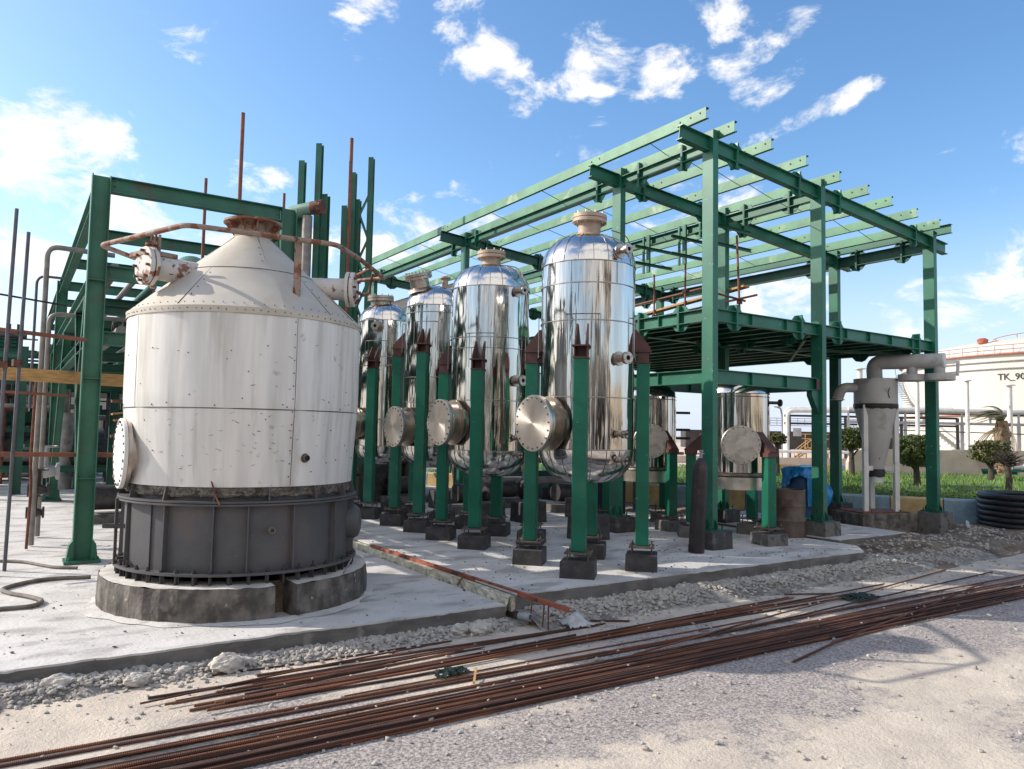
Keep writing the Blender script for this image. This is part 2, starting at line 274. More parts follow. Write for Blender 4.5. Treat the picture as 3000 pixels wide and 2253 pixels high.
# ------------------------------------------------------------------ mesh building helpers
class MB:
    """collects shapes in world coordinates; build() links them as ONE mesh object"""
    def __init__(s): s.v = []; s.f = []; s.sm = []
    def add(s, vs, fs, smooth=False, mtx=None):
        o = len(s.v)
        if mtx is not None: vs = [tuple(mtx @ Vector(p)) for p in vs]
        s.v.extend([tuple(p) for p in vs])
        for f in fs: s.f.append(tuple(i + o for i in f)); s.sm.append(smooth)
        return s
    def box(s, c, d, rz=0.0, mtx=None, taper=1.0):
        x, y, z = (k / 2 for k in d)
        vs = [(-x, -y, -z), (x, -y, -z), (x, y, -z), (-x, y, -z)] + [(a * taper, b * taper, z) for a, b in ((-x, -y), (x, -y), (x, y), (-x, y))]
        m = Matrix.Translation(c) @ Matrix.Rotation(rz, 4, 'Z')
        if mtx is not None: m = m @ mtx
        return s.add(vs, [(0, 3, 2, 1), (4, 5, 6, 7), (0, 1, 5, 4), (1, 2, 6, 5), (2, 3, 7, 6), (3, 0, 4, 7)], False, m)
    def prism(s, prof, p0, p1, up=(0, 0, 1), off=(0, 0)):
        p0 = Vector(p0); p1 = Vector(p1); d = (p1 - p0).normalized(); up = Vector(up)
        a = d.cross(up); a = a.normalized() if a.length > 1e-5 else Vector((1, 0, 0))
        u = a.cross(d).normalized(); n = len(prof)
        vs = [tuple(p + a * (x + off[0]) + u * (y + off[1])) for p in (p0, p1) for x, y in prof]
        fs = [(i, (i + 1) % n, n + (i + 1) % n, n + i) for i in range(n)]
        fs += [tuple(range(n))[::-1], tuple(range(n, 2 * n))]
        return s.add(vs, fs)
    def ibeam(s, p0, p1, h, b, tf=.014, tw=.010, up=(0, 0, 1), off=(0, 0)):
        H, B, w = h / 2, b / 2, tw / 2
        pr = [(-B, -H), (B, -H), (B, -H + tf), (w, -H + tf), (w, H - tf), (B, H - tf), (B, H), (-B, H), (-B, H - tf), (-w, H - tf), (-w, -H + tf), (-B, -H + tf)]
        return s.prism(pr, p0, p1, up, off)
    def chan(s, p0, p1, h, b, t=.012, up=(0, 0, 1), flip=1, lip=0.0):
        H = h / 2; f = flip
        pr = [(0, -H), (f * b, -H), (f * b, -H + t + lip), (f * (b - t), -H + t + lip), (f * (b - t), -H + t), (f * t, -H + t), (f * t, H - t), (f * (b - t), H - t), (f * (b - t), H - t - lip), (f * b, H - t - lip), (f * b, H), (0, H)]
        if not lip: pr = [(0, -H), (f * b, -H), (f * b, -H + t), (f * t, -H + t), (f * t, H - t), (f * b, H - t), (f * b, H), (0, H)]
        if f < 0: pr = pr[::-1]
        return s.prism(pr, p0, p1, up)
    def rect(s, p0, p1, w, h, up=(0, 0, 1), off=(0, 0)):
        return s.prism([(-w / 2, -h / 2), (w / 2, -h / 2), (w / 2, h / 2), (-w / 2, h / 2)], p0, p1, up, off)
    def poly(s, pts, thick, nrm):
        """flat plate: outline pts (3D), thickness along nrm"""
        n = len(pts); nv = Vector(nrm).normalized() * thick / 2
        vs = [tuple(Vector(p) - nv) for p in pts] + [tuple(Vector(p) + nv) for p in pts]
        fs = [tuple(range(n))[::-1], tuple(range(n, 2 * n))] + [(i, (i + 1) % n, n + (i + 1) % n, n + i) for i in range(n)]
        return s.add(vs, fs)
    def tube(s, pts, r, n=10, caps=True, closed=False, smooth=True):
        P = [Vector(p) for p in pts]; k = len(P); rr = r if isinstance(r, (list, tuple)) else [r] * k
        T = []
        for i in range(k):
            if closed: t = P[(i + 1) % k] - P[i - 1]
            else: t = (P[min(i + 1, k - 1)] - P[max(i - 1, 0)])
            T.append(t.normalized())
        a = T[0].orthogonal().normalized(); vs = []
        if abs(T[0].z) < .95: a = T[0].cross(Vector((0, 0, 1))).normalized()
        for i in range(k):
            a = (a - T[i] * a.dot(T[i])).normalized(); b = T[i].cross(a)
            vs += [tuple(P[i] + (a * math.cos(2 * PI * j / n) + b * math.sin(2 * PI * j / n)) * rr[i]) for j in range(n)]
        fs = []
        for i in range(k if closed else k - 1):
            o, q = i * n, ((i + 1) % k) * n
            fs += [(o + j, o + (j + 1) % n, q + (j + 1) % n, q + j) for j in range(n)]
        s.add(vs, fs, smooth)
        if caps and not closed:
            o = len(s.v) - k * n
            s.f.append(tuple(o + j for j in range(n))[::-1]); s.sm.append(False)
            s.f.append(tuple(o + (k - 1) * n + j for j in range(n))); s.sm.append(False)
        return s
    def cyl(s, c, axis, r, L, n=20, smooth=True):
        a = Vector(axis).normalized(); c = Vector(c)
        return s.tube([c, c + a * L], r, n, True, False, smooth)
    def lathe(s, prof, c=(0, 0, 0), axis=(0, 0, 1), n=32, smooth=True, ang0=0.0, arc=2 * PI, rfun=None):
        """prof: (radius, height) pairs"""
        q = Vector((0, 0, 1)).rotation_difference(Vector(axis).normalized()).to_matrix().to_4x4()
        m = Matrix.Translation(c) @ q; full = abs(arc - 2 * PI) < 1e-6; k = len(prof); nn = n if full else n + 1
        vs = []
        for r, z in prof:
            for j in range(nn):
                t = ang0 + arc * j / n; r_ = r + (rfun(t, z) if rfun and r > 1e-4 else 0)
                vs.append((r_ * math.cos(t), r_ * math.sin(t), z))
        fs = []
        for i in range(k - 1):
            for j in range(n):
                j2 = (j + 1) % nn
                fs.append((i * nn + j, i * nn + j2, (i + 1) * nn + j2, (i + 1) * nn + j))
        return s.add(vs, fs, smooth, m)
    def bolts(s, c, axis, R, r, L, n, ph=0.0, sides=6):
        q = Vector((0, 0, 1)).rotation_difference(Vector(axis).normalized()).to_matrix()
        for i in range(n):
            t = ph + 2 * PI * i / n; p = Vector(c) + q @ Vector((R * math.cos(t), R * math.sin(t), 0))
            s.tube([p - Vector(axis).normalized() * L / 2, p + Vector(axis).normalized() * L / 2], r, sides, smooth=False)
        return s
    def build(s, name, m, parent=None, origin=None, bevel=0.0, sharp=35):
        loc = Vector((0, 0, 0))
        if parent is not None:
            q = parent
            while q is not None: loc += q.location; q = q.parent
        elif origin is not None: loc = Vector(origin)
        me = bpy.data.meshes.new(name)
        me.from_pydata([(x - loc.x, y - loc.y, z - loc.z) for x, y, z in s.v], [], s.f)
        me.polygons.foreach_set('use_smooth', s.sm)
        me.validate(clean_customdata=False)
        if bevel:
            b = bmesh.new(); b.from_mesh(me); bmesh.ops.remove_doubles(b, verts=b.verts, dist=1e-5)
            bmesh.ops.bevel(b, geom=list(b.edges), offset=bevel, segments=2, affect='EDGES', profile=.5); b.to_mesh(me); b.free()
        elif any(s.sm): me.set_sharp_from_angle(angle=R_(sharp))
        me.materials.append(M[m] if isinstance(m, str) else m)
        o = bpy.data.objects.new(name, me); COL.objects.link(o)
        if parent is not None: o.parent = parent
        else: o.location = loc
        return o

def tag(o, label=None, cat=None, group=None, kind=None):
    if label: o['label'] = label
    if cat: o['category'] = cat
    if group: o['group'] = group
    if kind: o['kind'] = kind
    return o
def thing(name, label, cat, loc, group=None):
    o = bpy.data.objects.new(name, None); COL.objects.link(o); o.location = loc; o.empty_display_size = .2
    return tag(o, label, cat, group)
def struct(name, mb, m, **k): return tag(mb.build(name, m, **k), kind='structure')
def dup(root, loc, rz=None, label=None, group=None):
    r = root.copy(); COL.objects.link(r); r.location = loc
    if rz is not None: r.rotation_euler = (0, 0, rz)
    if label: r['label'] = label
    if group: r['group'] = group
    for ch in list(root.children):
        c = ch.copy(); COL.objects.link(c); c.parent = r
        for g in list(ch.children):
            d = g.copy(); COL.objects.link(d); d.parent = c
    return r
def merge(dst, src):
    """surface marks become part of the mesh they lie on"""
    b = bmesh.new(); b.from_mesh(dst.data); n = len(b.faces); b.from_mesh(src.data); b.faces.ensure_lookup_table()
    k = len(dst.data.materials); dst.data.materials.append(src.data.materials[0])
    for f in b.faces[n:]: f.material_index = k
    b.to_mesh(dst.data); b.free(); bpy.data.objects.remove(src)
def arc(c, a, b, R, t0, t1, n=8):
    c = Vector(c); a = Vector(a); b = Vector(b)
    return [c + a * R * math.cos(t0 + (t1 - t0) * i / n) + b * R * math.sin(t0 + (t1 - t0) * i / n) for i in range(n + 1)]
def bend(pts, R, n=6):
    """round the corners of a polyline"""
    P = [Vector(p) for p in pts]; out = [P[0]]
    for i in range(1, len(P) - 1):
        d0 = (P[i - 1] - P[i]); d1 = (P[i + 1] - P[i]); r = min(R, d0.length * .45, d1.length * .45)
        a = P[i] + d0.normalized() * r; b = P[i] + d1.normalized() * r
        for k in range(n + 1):
            t = k / n; out.append(a * (1 - t) ** 2 + P[i] * 2 * t * (1 - t) + b * t * t)
    return out + [P[-1]]
ICO = None
def stones(mb, pts, sizes, flat=.7, sub=0):
    """angular stones at pts"""
    bm = bmesh.new(); bmesh.ops.create_icosphere(bm, subdivisions=max(1, sub), radius=1.0)
    V = np.array([v.co[:] for v in bm.verts]); F = [tuple(v.index for v in f.verts) for f in bm.faces]; bm.free()
    for p, sz in zip(pts, sizes):
        jit = 1 + RNG.uniform(-.28, .28, (len(V), 1))
        q = Quaternion(RNG.normal(size=4)).normalized().to_matrix()
        W = (V * jit * np.array([1.25, 1.0, .8])) @ np.array(q).T
        W = W * sz * np.array([1, 1, flat]) + np.array(p)
        o = len(mb.v); mb.v.extend(map(tuple, W)); mb.f.extend([tuple(i + o for i in f) for f in F]); mb.sm.extend([False] * len(F))

# ------------------------------------------------------------------ the ground and the concrete slabs
ZR = -0.10
g = MB(); g.add([(-600, -600, ZR), (600, -600, ZR), (600, 600, ZR), (-600, 600, ZR)], [(0, 1, 2, 3)])
struct('road', g, 'road')

def slab(name, outline, z, zb, front):
    """outline: list of corners counter clockwise; edges listed in front get a ragged arris"""
    pts = []
    for i in range(len(outline)):
        a = Vector(outline[i] + (0,)); b = Vector(outline[(i + 1) % len(outline)] + (0,))
        n = max(1, int((b - a).length / .09)) if i in front else 1
        nr = Vector(((b - a).y, -(b - a).x, 0)).normalized()
        for k in range(n):
            p = a.lerp(b, k / n)
            if k: p = p + nr * (random.gauss(0, .006) + .010 * math.sin(p.x * 2.3) + .006 * math.sin(p.x * 7.1))
            pts.append((p.x, p.y))
    n = len(pts); top = MB(); body = MB()
    zz = [z - .004 * abs(random.gauss(0, 1)) for _ in pts]
    top.add([(x, y, q) for (x, y), q in zip(pts, zz)] + [(x, y, q - .018) for (x, y), q in zip(pts, zz)],
            [tuple(range(n))] + [(i, n + i, n + (i + 1) % n, (i + 1) % n) for i in range(n)])
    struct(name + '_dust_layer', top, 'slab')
    body.add([(x, y, q - .0185) for (x, y), q in zip(pts, zz)] + [(x + random.gauss(0, .004), y + random.gauss(0, .006) - .008, zb) for x, y in pts],
             [(i, n + i, n + (i + 1) % n, (i + 1) % n) for i in range(n)])
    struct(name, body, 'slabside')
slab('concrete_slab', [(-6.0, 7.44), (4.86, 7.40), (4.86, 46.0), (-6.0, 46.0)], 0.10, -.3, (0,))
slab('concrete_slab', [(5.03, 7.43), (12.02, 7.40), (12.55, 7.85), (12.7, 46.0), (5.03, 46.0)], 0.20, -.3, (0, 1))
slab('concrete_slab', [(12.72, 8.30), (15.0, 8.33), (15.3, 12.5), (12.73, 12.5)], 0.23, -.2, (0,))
# rough joint between the two slabs
j = MB(); nj = 90; vs = []
for i in range(nj + 1):
    y = 7.46 + (12.8 - 7.46) * i / nj
    for k, z in enumerate((.0, .06, .11, .155, .168)):
        vs.append((4.985 - .055 * (1 - k / 4) ** 1 + random.uniform(-.014, .014) - .03, y, z))
j.add(vs, [(i * 5 + k, i * 5 + k + 1, (i + 1) * 5 + k + 1, (i + 1) * 5 + k) for i in range(nj) for k in range(4)])
j.box((5.0, 10.1, .08), (.055, 5.3, .17))
struct('slab_joint', j, 'gap')

# gravel berm and dirt
def field(name, xs, ys, fz, m):
    b = MB(); X = np.linspace(*xs); Y = np.linspace(*ys); nx, ny = len(X), len(Y)
    vs = [(x, y, fz(x, y)) for y in Y for x in X]
    b.add(vs, [(r * nx + c, r * nx + c + 1, (r + 1) * nx + c + 1, (r + 1) * nx + c) for r in range(ny - 1) for c in range(nx - 1)], True)
    return struct(name, b, m, sharp=180)
def sst(a, b, x): t = min(1, max(0, (x - a) / (b - a))); return t * t * (3 - 2 * t)
def wob(x, y): return .5 * math.sin(x * 3.1 + y) + .3 * math.sin(x * 7.7 - y * 5) + .2 * math.sin(x * 17 + y * 13)
def bermL(x, y): return ZR - .03 + .11 * sst(6.95, 7.3, y + .05 * wob(x, y)) * (.6 + .4 * sst(2.0, 0.0, x)) + .012 * wob(x * 3, y * 3)
def bermR(x, y): return ZR - .03 + .15 * sst(6.72, 7.35, y + .10 * wob(x * .5, y) + .012 * (x - 5)) + .02 * wob(x * 2, y * 3)
M['gravelbed'] = mat('gravel_fines', (.30, .275, .245), .98, var=.3, vs=9, col2=(.18, .16, .14), s2=4, bump=1.0, bs=40, bdist=.03)
field('gravel_bed', (-2.5, 4.95, 90), (6.85, 7.5, 14), bermL, 'gravelbed')
field('gravel_bed', (5.0, 15.5, 130), (6.45, 7.6, 20), bermR, 'gravelbed')
def dirt(x, y):
    e = 6.75 + .25 * math.sin(x * .9) + .1 * math.sin(x * 2.7) - .06 * (x - 13)
    h = sst(e - .3, e + 1.1, y) * sst(11.6, 13.6, x + .3 * math.sin(y * 2))
    return ZR - .06 + h * (.27 + .05 * math.sin(x * 1.3 + y) + .04 * math.sin(x * 2.9 - y * 2.1)) + .025 * wob(x * 1.5, y * 1.5) * h
field('dirt_mound', (11.5, 23.0, 120), (5.6, 17.5, 110), dirt, 'dirt')

st = MB(); pts = []; sz = []
for _ in range(3800):
    x = random.uniform(-.6, 4.85); y = 7.42 - abs(random.gauss(0, .17)) - .01
    if y < 6.8 + .2 * (x > 3.6): continue
    s = random.choice((.009, .013, .017, .022, .029)) * random.uniform(.7, 1.2)
    pts.append((x, y, max(ZR, bermL(x, y)) + s * .35)); sz.append(s)
for _ in range(8000):
    x = random.uniform(5.15, 15.2); y = 7.42 - abs(random.gauss(0, .26)) + (.35 * random.random() if x > 12.2 else 0)
    if y < 6.45 or random.random() > .55 + .6 * math.sin(x * 1.9 + 3 * y) * math.sin(x * 4.3 - 2 * y) + .4 * sst(6.8, 7.3, y): continue
    s = random.choice((.009, .013, .017, .022, .028, .036)) * random.uniform(.7, 1.2)
    pts.append((x, y, max(ZR, bermR(x, y)) + s * .35)); sz.append(s)
for _ in range(700):                                   # rubble spilling over the dirt
    x = random.uniform(12.5, 18.5); y = 8.6 - abs(random.gauss(0, 1.0))
    s = random.uniform(.012, .04); pts.append((x, y, max(ZR, dirt(x, y)) + s * .3)); sz.append(s)
stones(st, pts, sz); tag(st.build('gravel', 'stone'), 'loose pale limestone gravel along the foot of the concrete slabs', 'gravel', kind='stuff')
st = MB(); pts = []; sz = []
for _ in range(2600):
    x = random.uniform(-.5, 14); y = random.uniform(2.2, 7.0)
    if random.random() > (.25 + .75 * math.exp(-((y - 4.75) / .5) ** 2) + .4 * math.exp(-((y - 6.6) / .3) ** 2)): continue
    s = random.choice((.005, .006, .008, .011, .016)) * random.uniform(.7, 1.3); pts.append((x, y, ZR + s * .4)); sz.append(s)
for _ in range(240):
    x = random.uniform(-.2, 12); y = random.choice((random.gauss(5.0, .45), random.gauss(6.2, .4), random.uniform(2.4, 5.2)))
    s = random.uniform(.012, .030); pts.append((x, y, ZR + s * .45)); sz.append(s)
for _ in range(70):
    x = random.uniform(.5, 12); y = random.choice((5.4 + random.uniform(-.3, .3), 6.4 + random.uniform(-.15, .15))); s = random.uniform(.007, .016); pts.append((x, y, ZR + .035 + s * .4)); sz.append(s)
stones(st, pts, sz); tag(st.build('road_pebbles', 'stone'), 'small pebbles strewn across the dusty road and rebar', 'pebbles', kind='stuff')
st = MB(); pts = []; sz = []
for _ in range(2600):
    x = random.uniform(-.5, 12.3); y = 7.5 + abs(random.gauss(0, 2.6)); left = x < 4.85
    if 4.85 <= x <= 5.05 or math.hypot(x - 2.37, y - 9.45) < 1.52: continue
    if random.random() > (.25 if left else .9) * (.5 + .5 * math.sin(x * 2.1 + y * 1.3) * math.sin(y * 2.7)): continue
    s = random.choice((.004, .005, .007, .010, .014)) * random.uniform(.7, 1.4); pts.append((x, y, (.10 if left else .20) + s * .3)); sz.append(s)
stones(st, pts, sz, flat=.5); tag(st.build('concrete_crumbs', 'crumb'), 'dark crumbs and flakes of concrete scattered over the slabs', 'debris', kind='stuff')
# larger rocks
for (x, y, s, lab) in ((1.72, 7.16, .115, 'largest pale rock on the gravel below the round foundation'), (.42, 7.30, .10, 'grey boulder against the slab side at far left'),
                       (.98, 7.13, .075, 'rough grey rock on the gravel near the front rebar ends'), (1.38, 7.24, .05, 'small angular white rock left of the largest rock'),
                       (1.9, 7.22, .055, 'chalky lump touching the right side of the largest rock'), (4.35, 7.12, .10, 'dark rubble block beside the end of the left slab'),
                       (4.15, 7.20, .08, 'broken stone lump tucked under the left slab corner')):
    b = MB(); bm = bmesh.new(); bmesh.ops.create_icosphere(bm, subdivisions=3, radius=1)
    for v in bm.verts:
        c = v.co; k = 1 + .16 * math.sin(c.x * 4 + x * 9) * math.cos(c.y * 5 + y * 7) + .10 * math.sin(c.z * 9 + c.x * 6) + random.uniform(-.03, .03)
        v.co = Vector((c.x * 1.35, c.y, c.z * .8)) * k
    zb = ZR + .02 + s * .35
    b.add([(v.co.x * s + x, v.co.y * s + y, v.co.z * s + zb) for v in bm.verts], [tuple(v.index for v in f.verts) for f in bm.faces]); bm.free()
    tag(b.build('rock', 'rock', origin=(x, y, ZR)), lab, 'rock', 'rocks on the gravel')

# ------------------------------------------------------------------ rebar lying on the road
def rebar(pts, r, lab, grp, z=None):
    a = Vector(pts[0]); b = MB()
    P = [Vector(p) for p in pts]
    if len(P) == 2:
        d = P[1] - P[0]; n = max(4, int(d.length / 1.6)); side = Vector((-d.y, d.x, 0)).normalized(); ph = random.uniform(0, 6); am = random.uniform(.004, .035)
        P = [P[0] + d * (i / n) + side * am * math.sin(ph + i * 1.1) for i in range(n + 1)]
    L = (P[-1] - P[0]); ang = math.atan2(L.y, L.x)
    b.tube(P, r, 8, smooth=True)
    o = b.build('rebar', random.choice(('rebar', 'rebar', 'rebarB', 'rebarC')), origin=a)
    # turn the mesh so that its own X runs along the bar (the rib pattern follows X)
    o.data.transform(Matrix.Rotation(-ang, 4, 'Z')); o.rotation_euler = (0, 0, ang)
    return tag(o, lab, 'rebar', grp)
NEAR = 'rusty ribbed steel bar in the long near bundle on the road'
FAR = 'rusty ribbed steel bar in the shorter far bundle nearer the slab'
for i in range(34):
    t = i / 33; lay = random.choice((0, 0, 1))
    y0 = 5.10 + .60 * t + random.gauss(0, .035); y1 = 4.92 + .68 * t + random.gauss(0, .06)
    x0 = random.uniform(.2, 2.2) - 2.6 * (random.random() < .5); x1 = random.uniform(12.0, 14.6)
    if t > .86: y0 = 5.62 + .05 * random.random()
    if abs(t - .85) < .08: continue
    r = random.choice((.009, .011, .013))
    ya = y0 + (y1 - y0) * (x0 - 2) / 10
    rebar([(x0, ya, ZR + r + lay * .022), (x1, y1, ZR + r + lay * .02)], r, NEAR, 'bars of the near bundle')
for y0, y1, xa, xb in ((6.0, 5.72, -.6, 13.9), (5.90, 5.74, -.4, 11.5)):
    rebar([(xa, y0, ZR + .012), ((xa + xb) / 2, (y0 + y1) / 2 - .02, ZR + .012), (xb, y1, ZR + .03)], .012, NEAR, 'bars of the near bundle')
ends = [(.94, 6.61, 3.89, 6.94), (1.02, 6.74, 5.79, 6.71), (1.16, 6.51, 3.87, 6.64), (1.35, 6.18, 8.9, 6.48), (1.57, 7.08, 3.9, 6.98), (1.91, 6.87, 5.75, 6.74), (1.1, 6.45, 3.72, 6.57),
        (1.4, 6.22, 3.6, 6.2), (1.25, 6.33, 5.73, 6.40), (1.5, 6.30, 8.86, 6.52), (1.3, 6.40, 8.4, 6.44), (1.7, 6.48, 4.1, 6.60), (1.5, 6.55, 4.2, 6.66), (2.0, 6.36, 9.9, 6.18), (1.45, 6.36, 9.2, 6.36),
        (1.9, 6.25, 9.95, 6.24), (1.6, 6.27, 4.4, 6.42), (2.2, 6.43, 5.2, 6.5), (1.8, 6.60, 4.9, 6.68), (2.3, 6.33, 8.0, 6.30), (1.2, 6.55, 3.4, 6.72), (1.35, 6.47, 3.3, 6.60)]
for k, (x0, y0, x1, y1) in enumerate(ends):
    r = random.choice((.009, .010, .012))
    rebar([(x0, y0, ZR + r + .02 * (k % 3 == 0)), (x1, y1, ZR + r + .018 * (k % 3 == 0))], r, FAR, 'bars of the far bundle')
rebar([(6.45, 4.71, ZR + .012), (7.6, 4.92, ZR + .03), (9.6, 5.18, ZR + .05), (12.6, 5.75, ZR + .03)], .012, 'stray rebar angled across the near bundle towards the bare road', 'stray bars')
rebar([(7.4, 4.93, ZR + .012), (9.2, 5.0, ZR + .014), (11.8, 4.96, ZR + .012)], .011, 'stray rebar on the bare road just right of the near bundle', 'stray bars')
rebar([(5.2, 5.62, ZR + .03), (8.0, 5.98, ZR + .04), (10.2, 6.22, ZR + .03), (13.12, 6.62, ZR + .02)], .011, 'stray rebar splaying furthest back behind the bundles', 'stray bars')
rebar([(6.4, 5.72, ZR + .03), (9.5, 5.88, ZR + .04), (13.66, 6.14, ZR + .02)], .011, 'stray rebar splaying off the near bundle to the right', 'stray bars')
rebar([(4.6, 6.22, ZR + .02), (8.0, 6.33, ZR + .03), (10.95, 6.42, ZR + .03)], .011, 'dark stray rebar rising off the right end of the far bundle', 'stray bars')
rebar([(2.38, 6.0, ZR + .010), (4.5, 6.02, ZR + .010), (7.83, 6.01, ZR + .010)], .008, 'thin dark stray rebar lying alone between the two bundles', 'stray bars')
rebar([(6.1, 6.66, ZR + .015), (5.73, 6.93, ZR + .02)], .012, 'short stub of rebar beside the gravel under the red channel', 'stray bars')
rebar([(9.65, 6.43, ZR + .02), (8.95, 6.66, ZR + .03)], .012, 'short bent rebar end pointing at the gravel', 'stray bars')
b = MB(); b.rect((3.42, 5.68, ZR + .035), (3.62, 5.98, ZR + .05), .02, .012); tag(b.build('wooden_stick', 'wood', origin=(3.5, 5.8, ZR)), 'small brown stick leaning across the near bundle by the dark rag', 'stick')
def rag(x, y, s, lab):
    b = MB(); n = 16; vs = []
    for i in range(n):
        for k in range(n):
            a, c = (i / (n - 1) - .5), (k / (n - 1) - .5)
            vs.append((x + a * s * 1.9 + .02 * math.sin(c * 23), y + c * s + .02 * math.sin(a * 19), ZR + .025 + .035 * abs(math.sin(a * 14 + c * 9)) * (1 - abs(a)) + random.uniform(0, .008)))
    b.add(vs, [(i * n + k, (i + 1) * n + k, (i + 1) * n + k + 1, i * n + k + 1) for i in range(n - 1) for k in range(n - 1) if random.random() > .06])
    tag(b.build('rag', 'cloth', origin=(x, y, ZR)), lab, 'rag')
rag(3.38, 6.02, .17, 'dark green rag tangled on the thin rebar near the stick')
rag(9.75, 6.05, .30, 'dark green rag caught between the stray bars at right')
# red channel along the joint, running out over the trench
b = MB(); b.chan((4.97, 11.6, .19), (5.05, 7.3, .195), .045, .05, .006, flip=-1); b.chan((5.05, 7.2995, .195), (5.11, 6.55, .175), .045, .05, .006, flip=-1)
t = tag(b.build('steel_channel', 'redangle', origin=(5.0, 9, .2)), 'red primed steel channel edging the slab joint and jutting over the gravel', 'channel')
for y in (7.15, 6.92, 6.84):
    b = MB(); b.tube([(5.06, y, .17), (5.05 + random.uniform(-.03, .03), y + .01, -.1)], .009, 6); b.build('stake', 'rust', t)
b = MB(); b.tube([(4.99, 8.62, .20), (4.90, 8.60, .11)], .012, 6); b.build('stake', 'rust', t)
b = MB(); b.lathe([(.02, 0), (.045, 0), (.045, .16), (.03, .16), (.03, 0.02), (.0, .02)], (4.93, 7.22, .0), (.3, -.9, .05), 16)
tag(b.build('pipe_stub', 'galv', origin=(4.93, 7.2, 0)), 'grey pipe stub poking out of the trench between the slabs', 'pipe')
b = MB(); n = 14; vs = []
for i in range(n):
    for k in range(n):
        a, c = i / (n - 1), k / (n - 1)
        vs.append((5.28 + a * .36, 6.72 + c * .22, ZR + .02 + .13 * math.sin(PI * min(a + .1, 1)) * math.sin(PI * c) ** .7 + .02 * math.sin(a * 20 + c * 8)))
b.add(vs, [(i * n + k, (i + 1) * n + k, (i + 1) * n + k + 1, i * n + k + 1) for i in range(n - 1) for k in range(n - 1)], True)
tag(b.build('plastic_sheet', 'plastic', origin=(5.4, 6.8, ZR), sharp=180), 'crumpled cloudy plastic sheet on the gravel below the red channel', 'plastic sheet')
b = MB(); b.lathe([(.0, 0), (.035, .01), (.04, .1), (.04, .30), (.02, .36), (.02, .40), (0, .40)], (17.55, 8.35, .17), (.75, .45, .25), 14)
tag(b.build('plastic_bottle', 'plastic', origin=(17.5, 8.3, .15)), 'pale plastic tube discarded on the dirt by the rightmost column', 'plastic tube')
# hose on the left slab
b = MB(); hp = [(-.5, 13.2, .118), (.0, 13.05, .118), (.25, 12.85, .118), (.42, 12.5, .118), (.60, 12.15, .118), (.85, 12.0, .118)]
b.tube(bend(hp, .4, 6), .022, 8)
tag(b.build('hose', 'hose', origin=(.3, 12.6, .1)), 'thin grey hose on the slab running to the green column foot', 'hose')
b = MB(); hp = [(.95, 11.2, .12), (.5, 11.32, .12), (.2, 11.15, .12), (-.02, 10.85, .12), (.08, 10.55, .12), (.28, 10.25, .12), (.40, 9.95, .12), (.30, 9.70, .12), (.0, 9.72, .12), (-.5, 9.8, .12)]
b.tube(bend(hp, .3, 6), .026, 8)
tag(b.build('hose', 'hose', origin=(.2, 10.5, .1)), 'thicker grey hose looping on the slab at far left', 'hose')

# ------------------------------------------------------------------ the green steel frame at right
ZS = 0.20
RX = (9.92, 12.98, 17.12); RY = (8.88, 11.25, 17.4, 23.5)
def rtop(x): return 7.25 - .083 * (x - 9.92)          # top of the rafters
SF = thing('open_steel_building', 'large open green steel building frame with sloping purlin roof and dark floor', 'steel building', (9.92, 8.88, ZS))
ped_h = .29
def endplates(b, p, d, h, wd, k, up=(0, 0, 1)):
    """a bolted splice in a beam: two end plates and haunch plates above and below"""
    p = Vector(p); d = Vector(d).normalized(); s = d.cross(Vector(up)).normalized(); u = s.cross(d)
    for q in (-.012, .012):
        c = p + d * q; b.poly([c + s * a * wd / 2 + u * z for a, z in ((-1, -h * .5 - k), (1, -h * .5 - k), (1, h * .5 + k), (-1, h * .5 + k))], .018, d)
    for sg in (-1, 1):
        for e in (-1, 1):
            b.poly([p + d * sg * .02 + u * e * h * .5, p + d * sg * .22 + u * e * h * .5, p + d * sg * .12 + u * e * (h * .5 + k * .85), p + d * sg * .02 + u * e * (h * .5 + k)], .014, s)
nc = 0
for iy, y in enumerate(RY):
    for ix, x in enumerate(RX):
        zb = ZS + ped_h; zt = rtop(x) + .12
        b = MB()
        b.box((x, y, (zb + zt) / 2), (.13, .25, zt - zb))
        c = b.build('column', 'green', SF, bevel=.006)
        b = MB(); b.box((x, y, zb + .012), (.36, .40, .024))
        for sx in (-1, 1): b.poly([(x + sx * .066, y, zb + .02), (x + sx * .17, y, zb + .02), (x + sx * .17, y, zb + .09), (x + sx * .066, y, zb + .2)], .012, (0, 1, 0))
        for sy in (-1, 1): b.poly([(x, y + sy * .126, zb + .02), (x, y + sy * .19, zb + .02), (x, y + sy * .19, zb + .09), (x, y + sy * .126, zb + .2)], .012, (1, 0, 0))
        b.bolts((x, y, zb + .04), (0, 0, 1), .21, .014, .09, 4, PI / 4)
        b.build('base_plate', 'greenD', c)
for y in RY:                                            # rafters with overhang and splices
    b = MB(); b.ibeam((9.16, y, rtop(9.16) - .125), (17.80, y, rtop(17.80) - .125), .25, .14, .013, .009)
    for xs in (10.55, 13.63, 16.45, 12.33): endplates(b, (xs, y, rtop(xs) - .125), (1, 0, -.083), .25, .14, .11)
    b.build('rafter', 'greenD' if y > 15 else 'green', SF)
PX = (9.30, 10.0, 10.97, 11.97, 13.0, 13.94, 14.79, 15.74, 16.66)
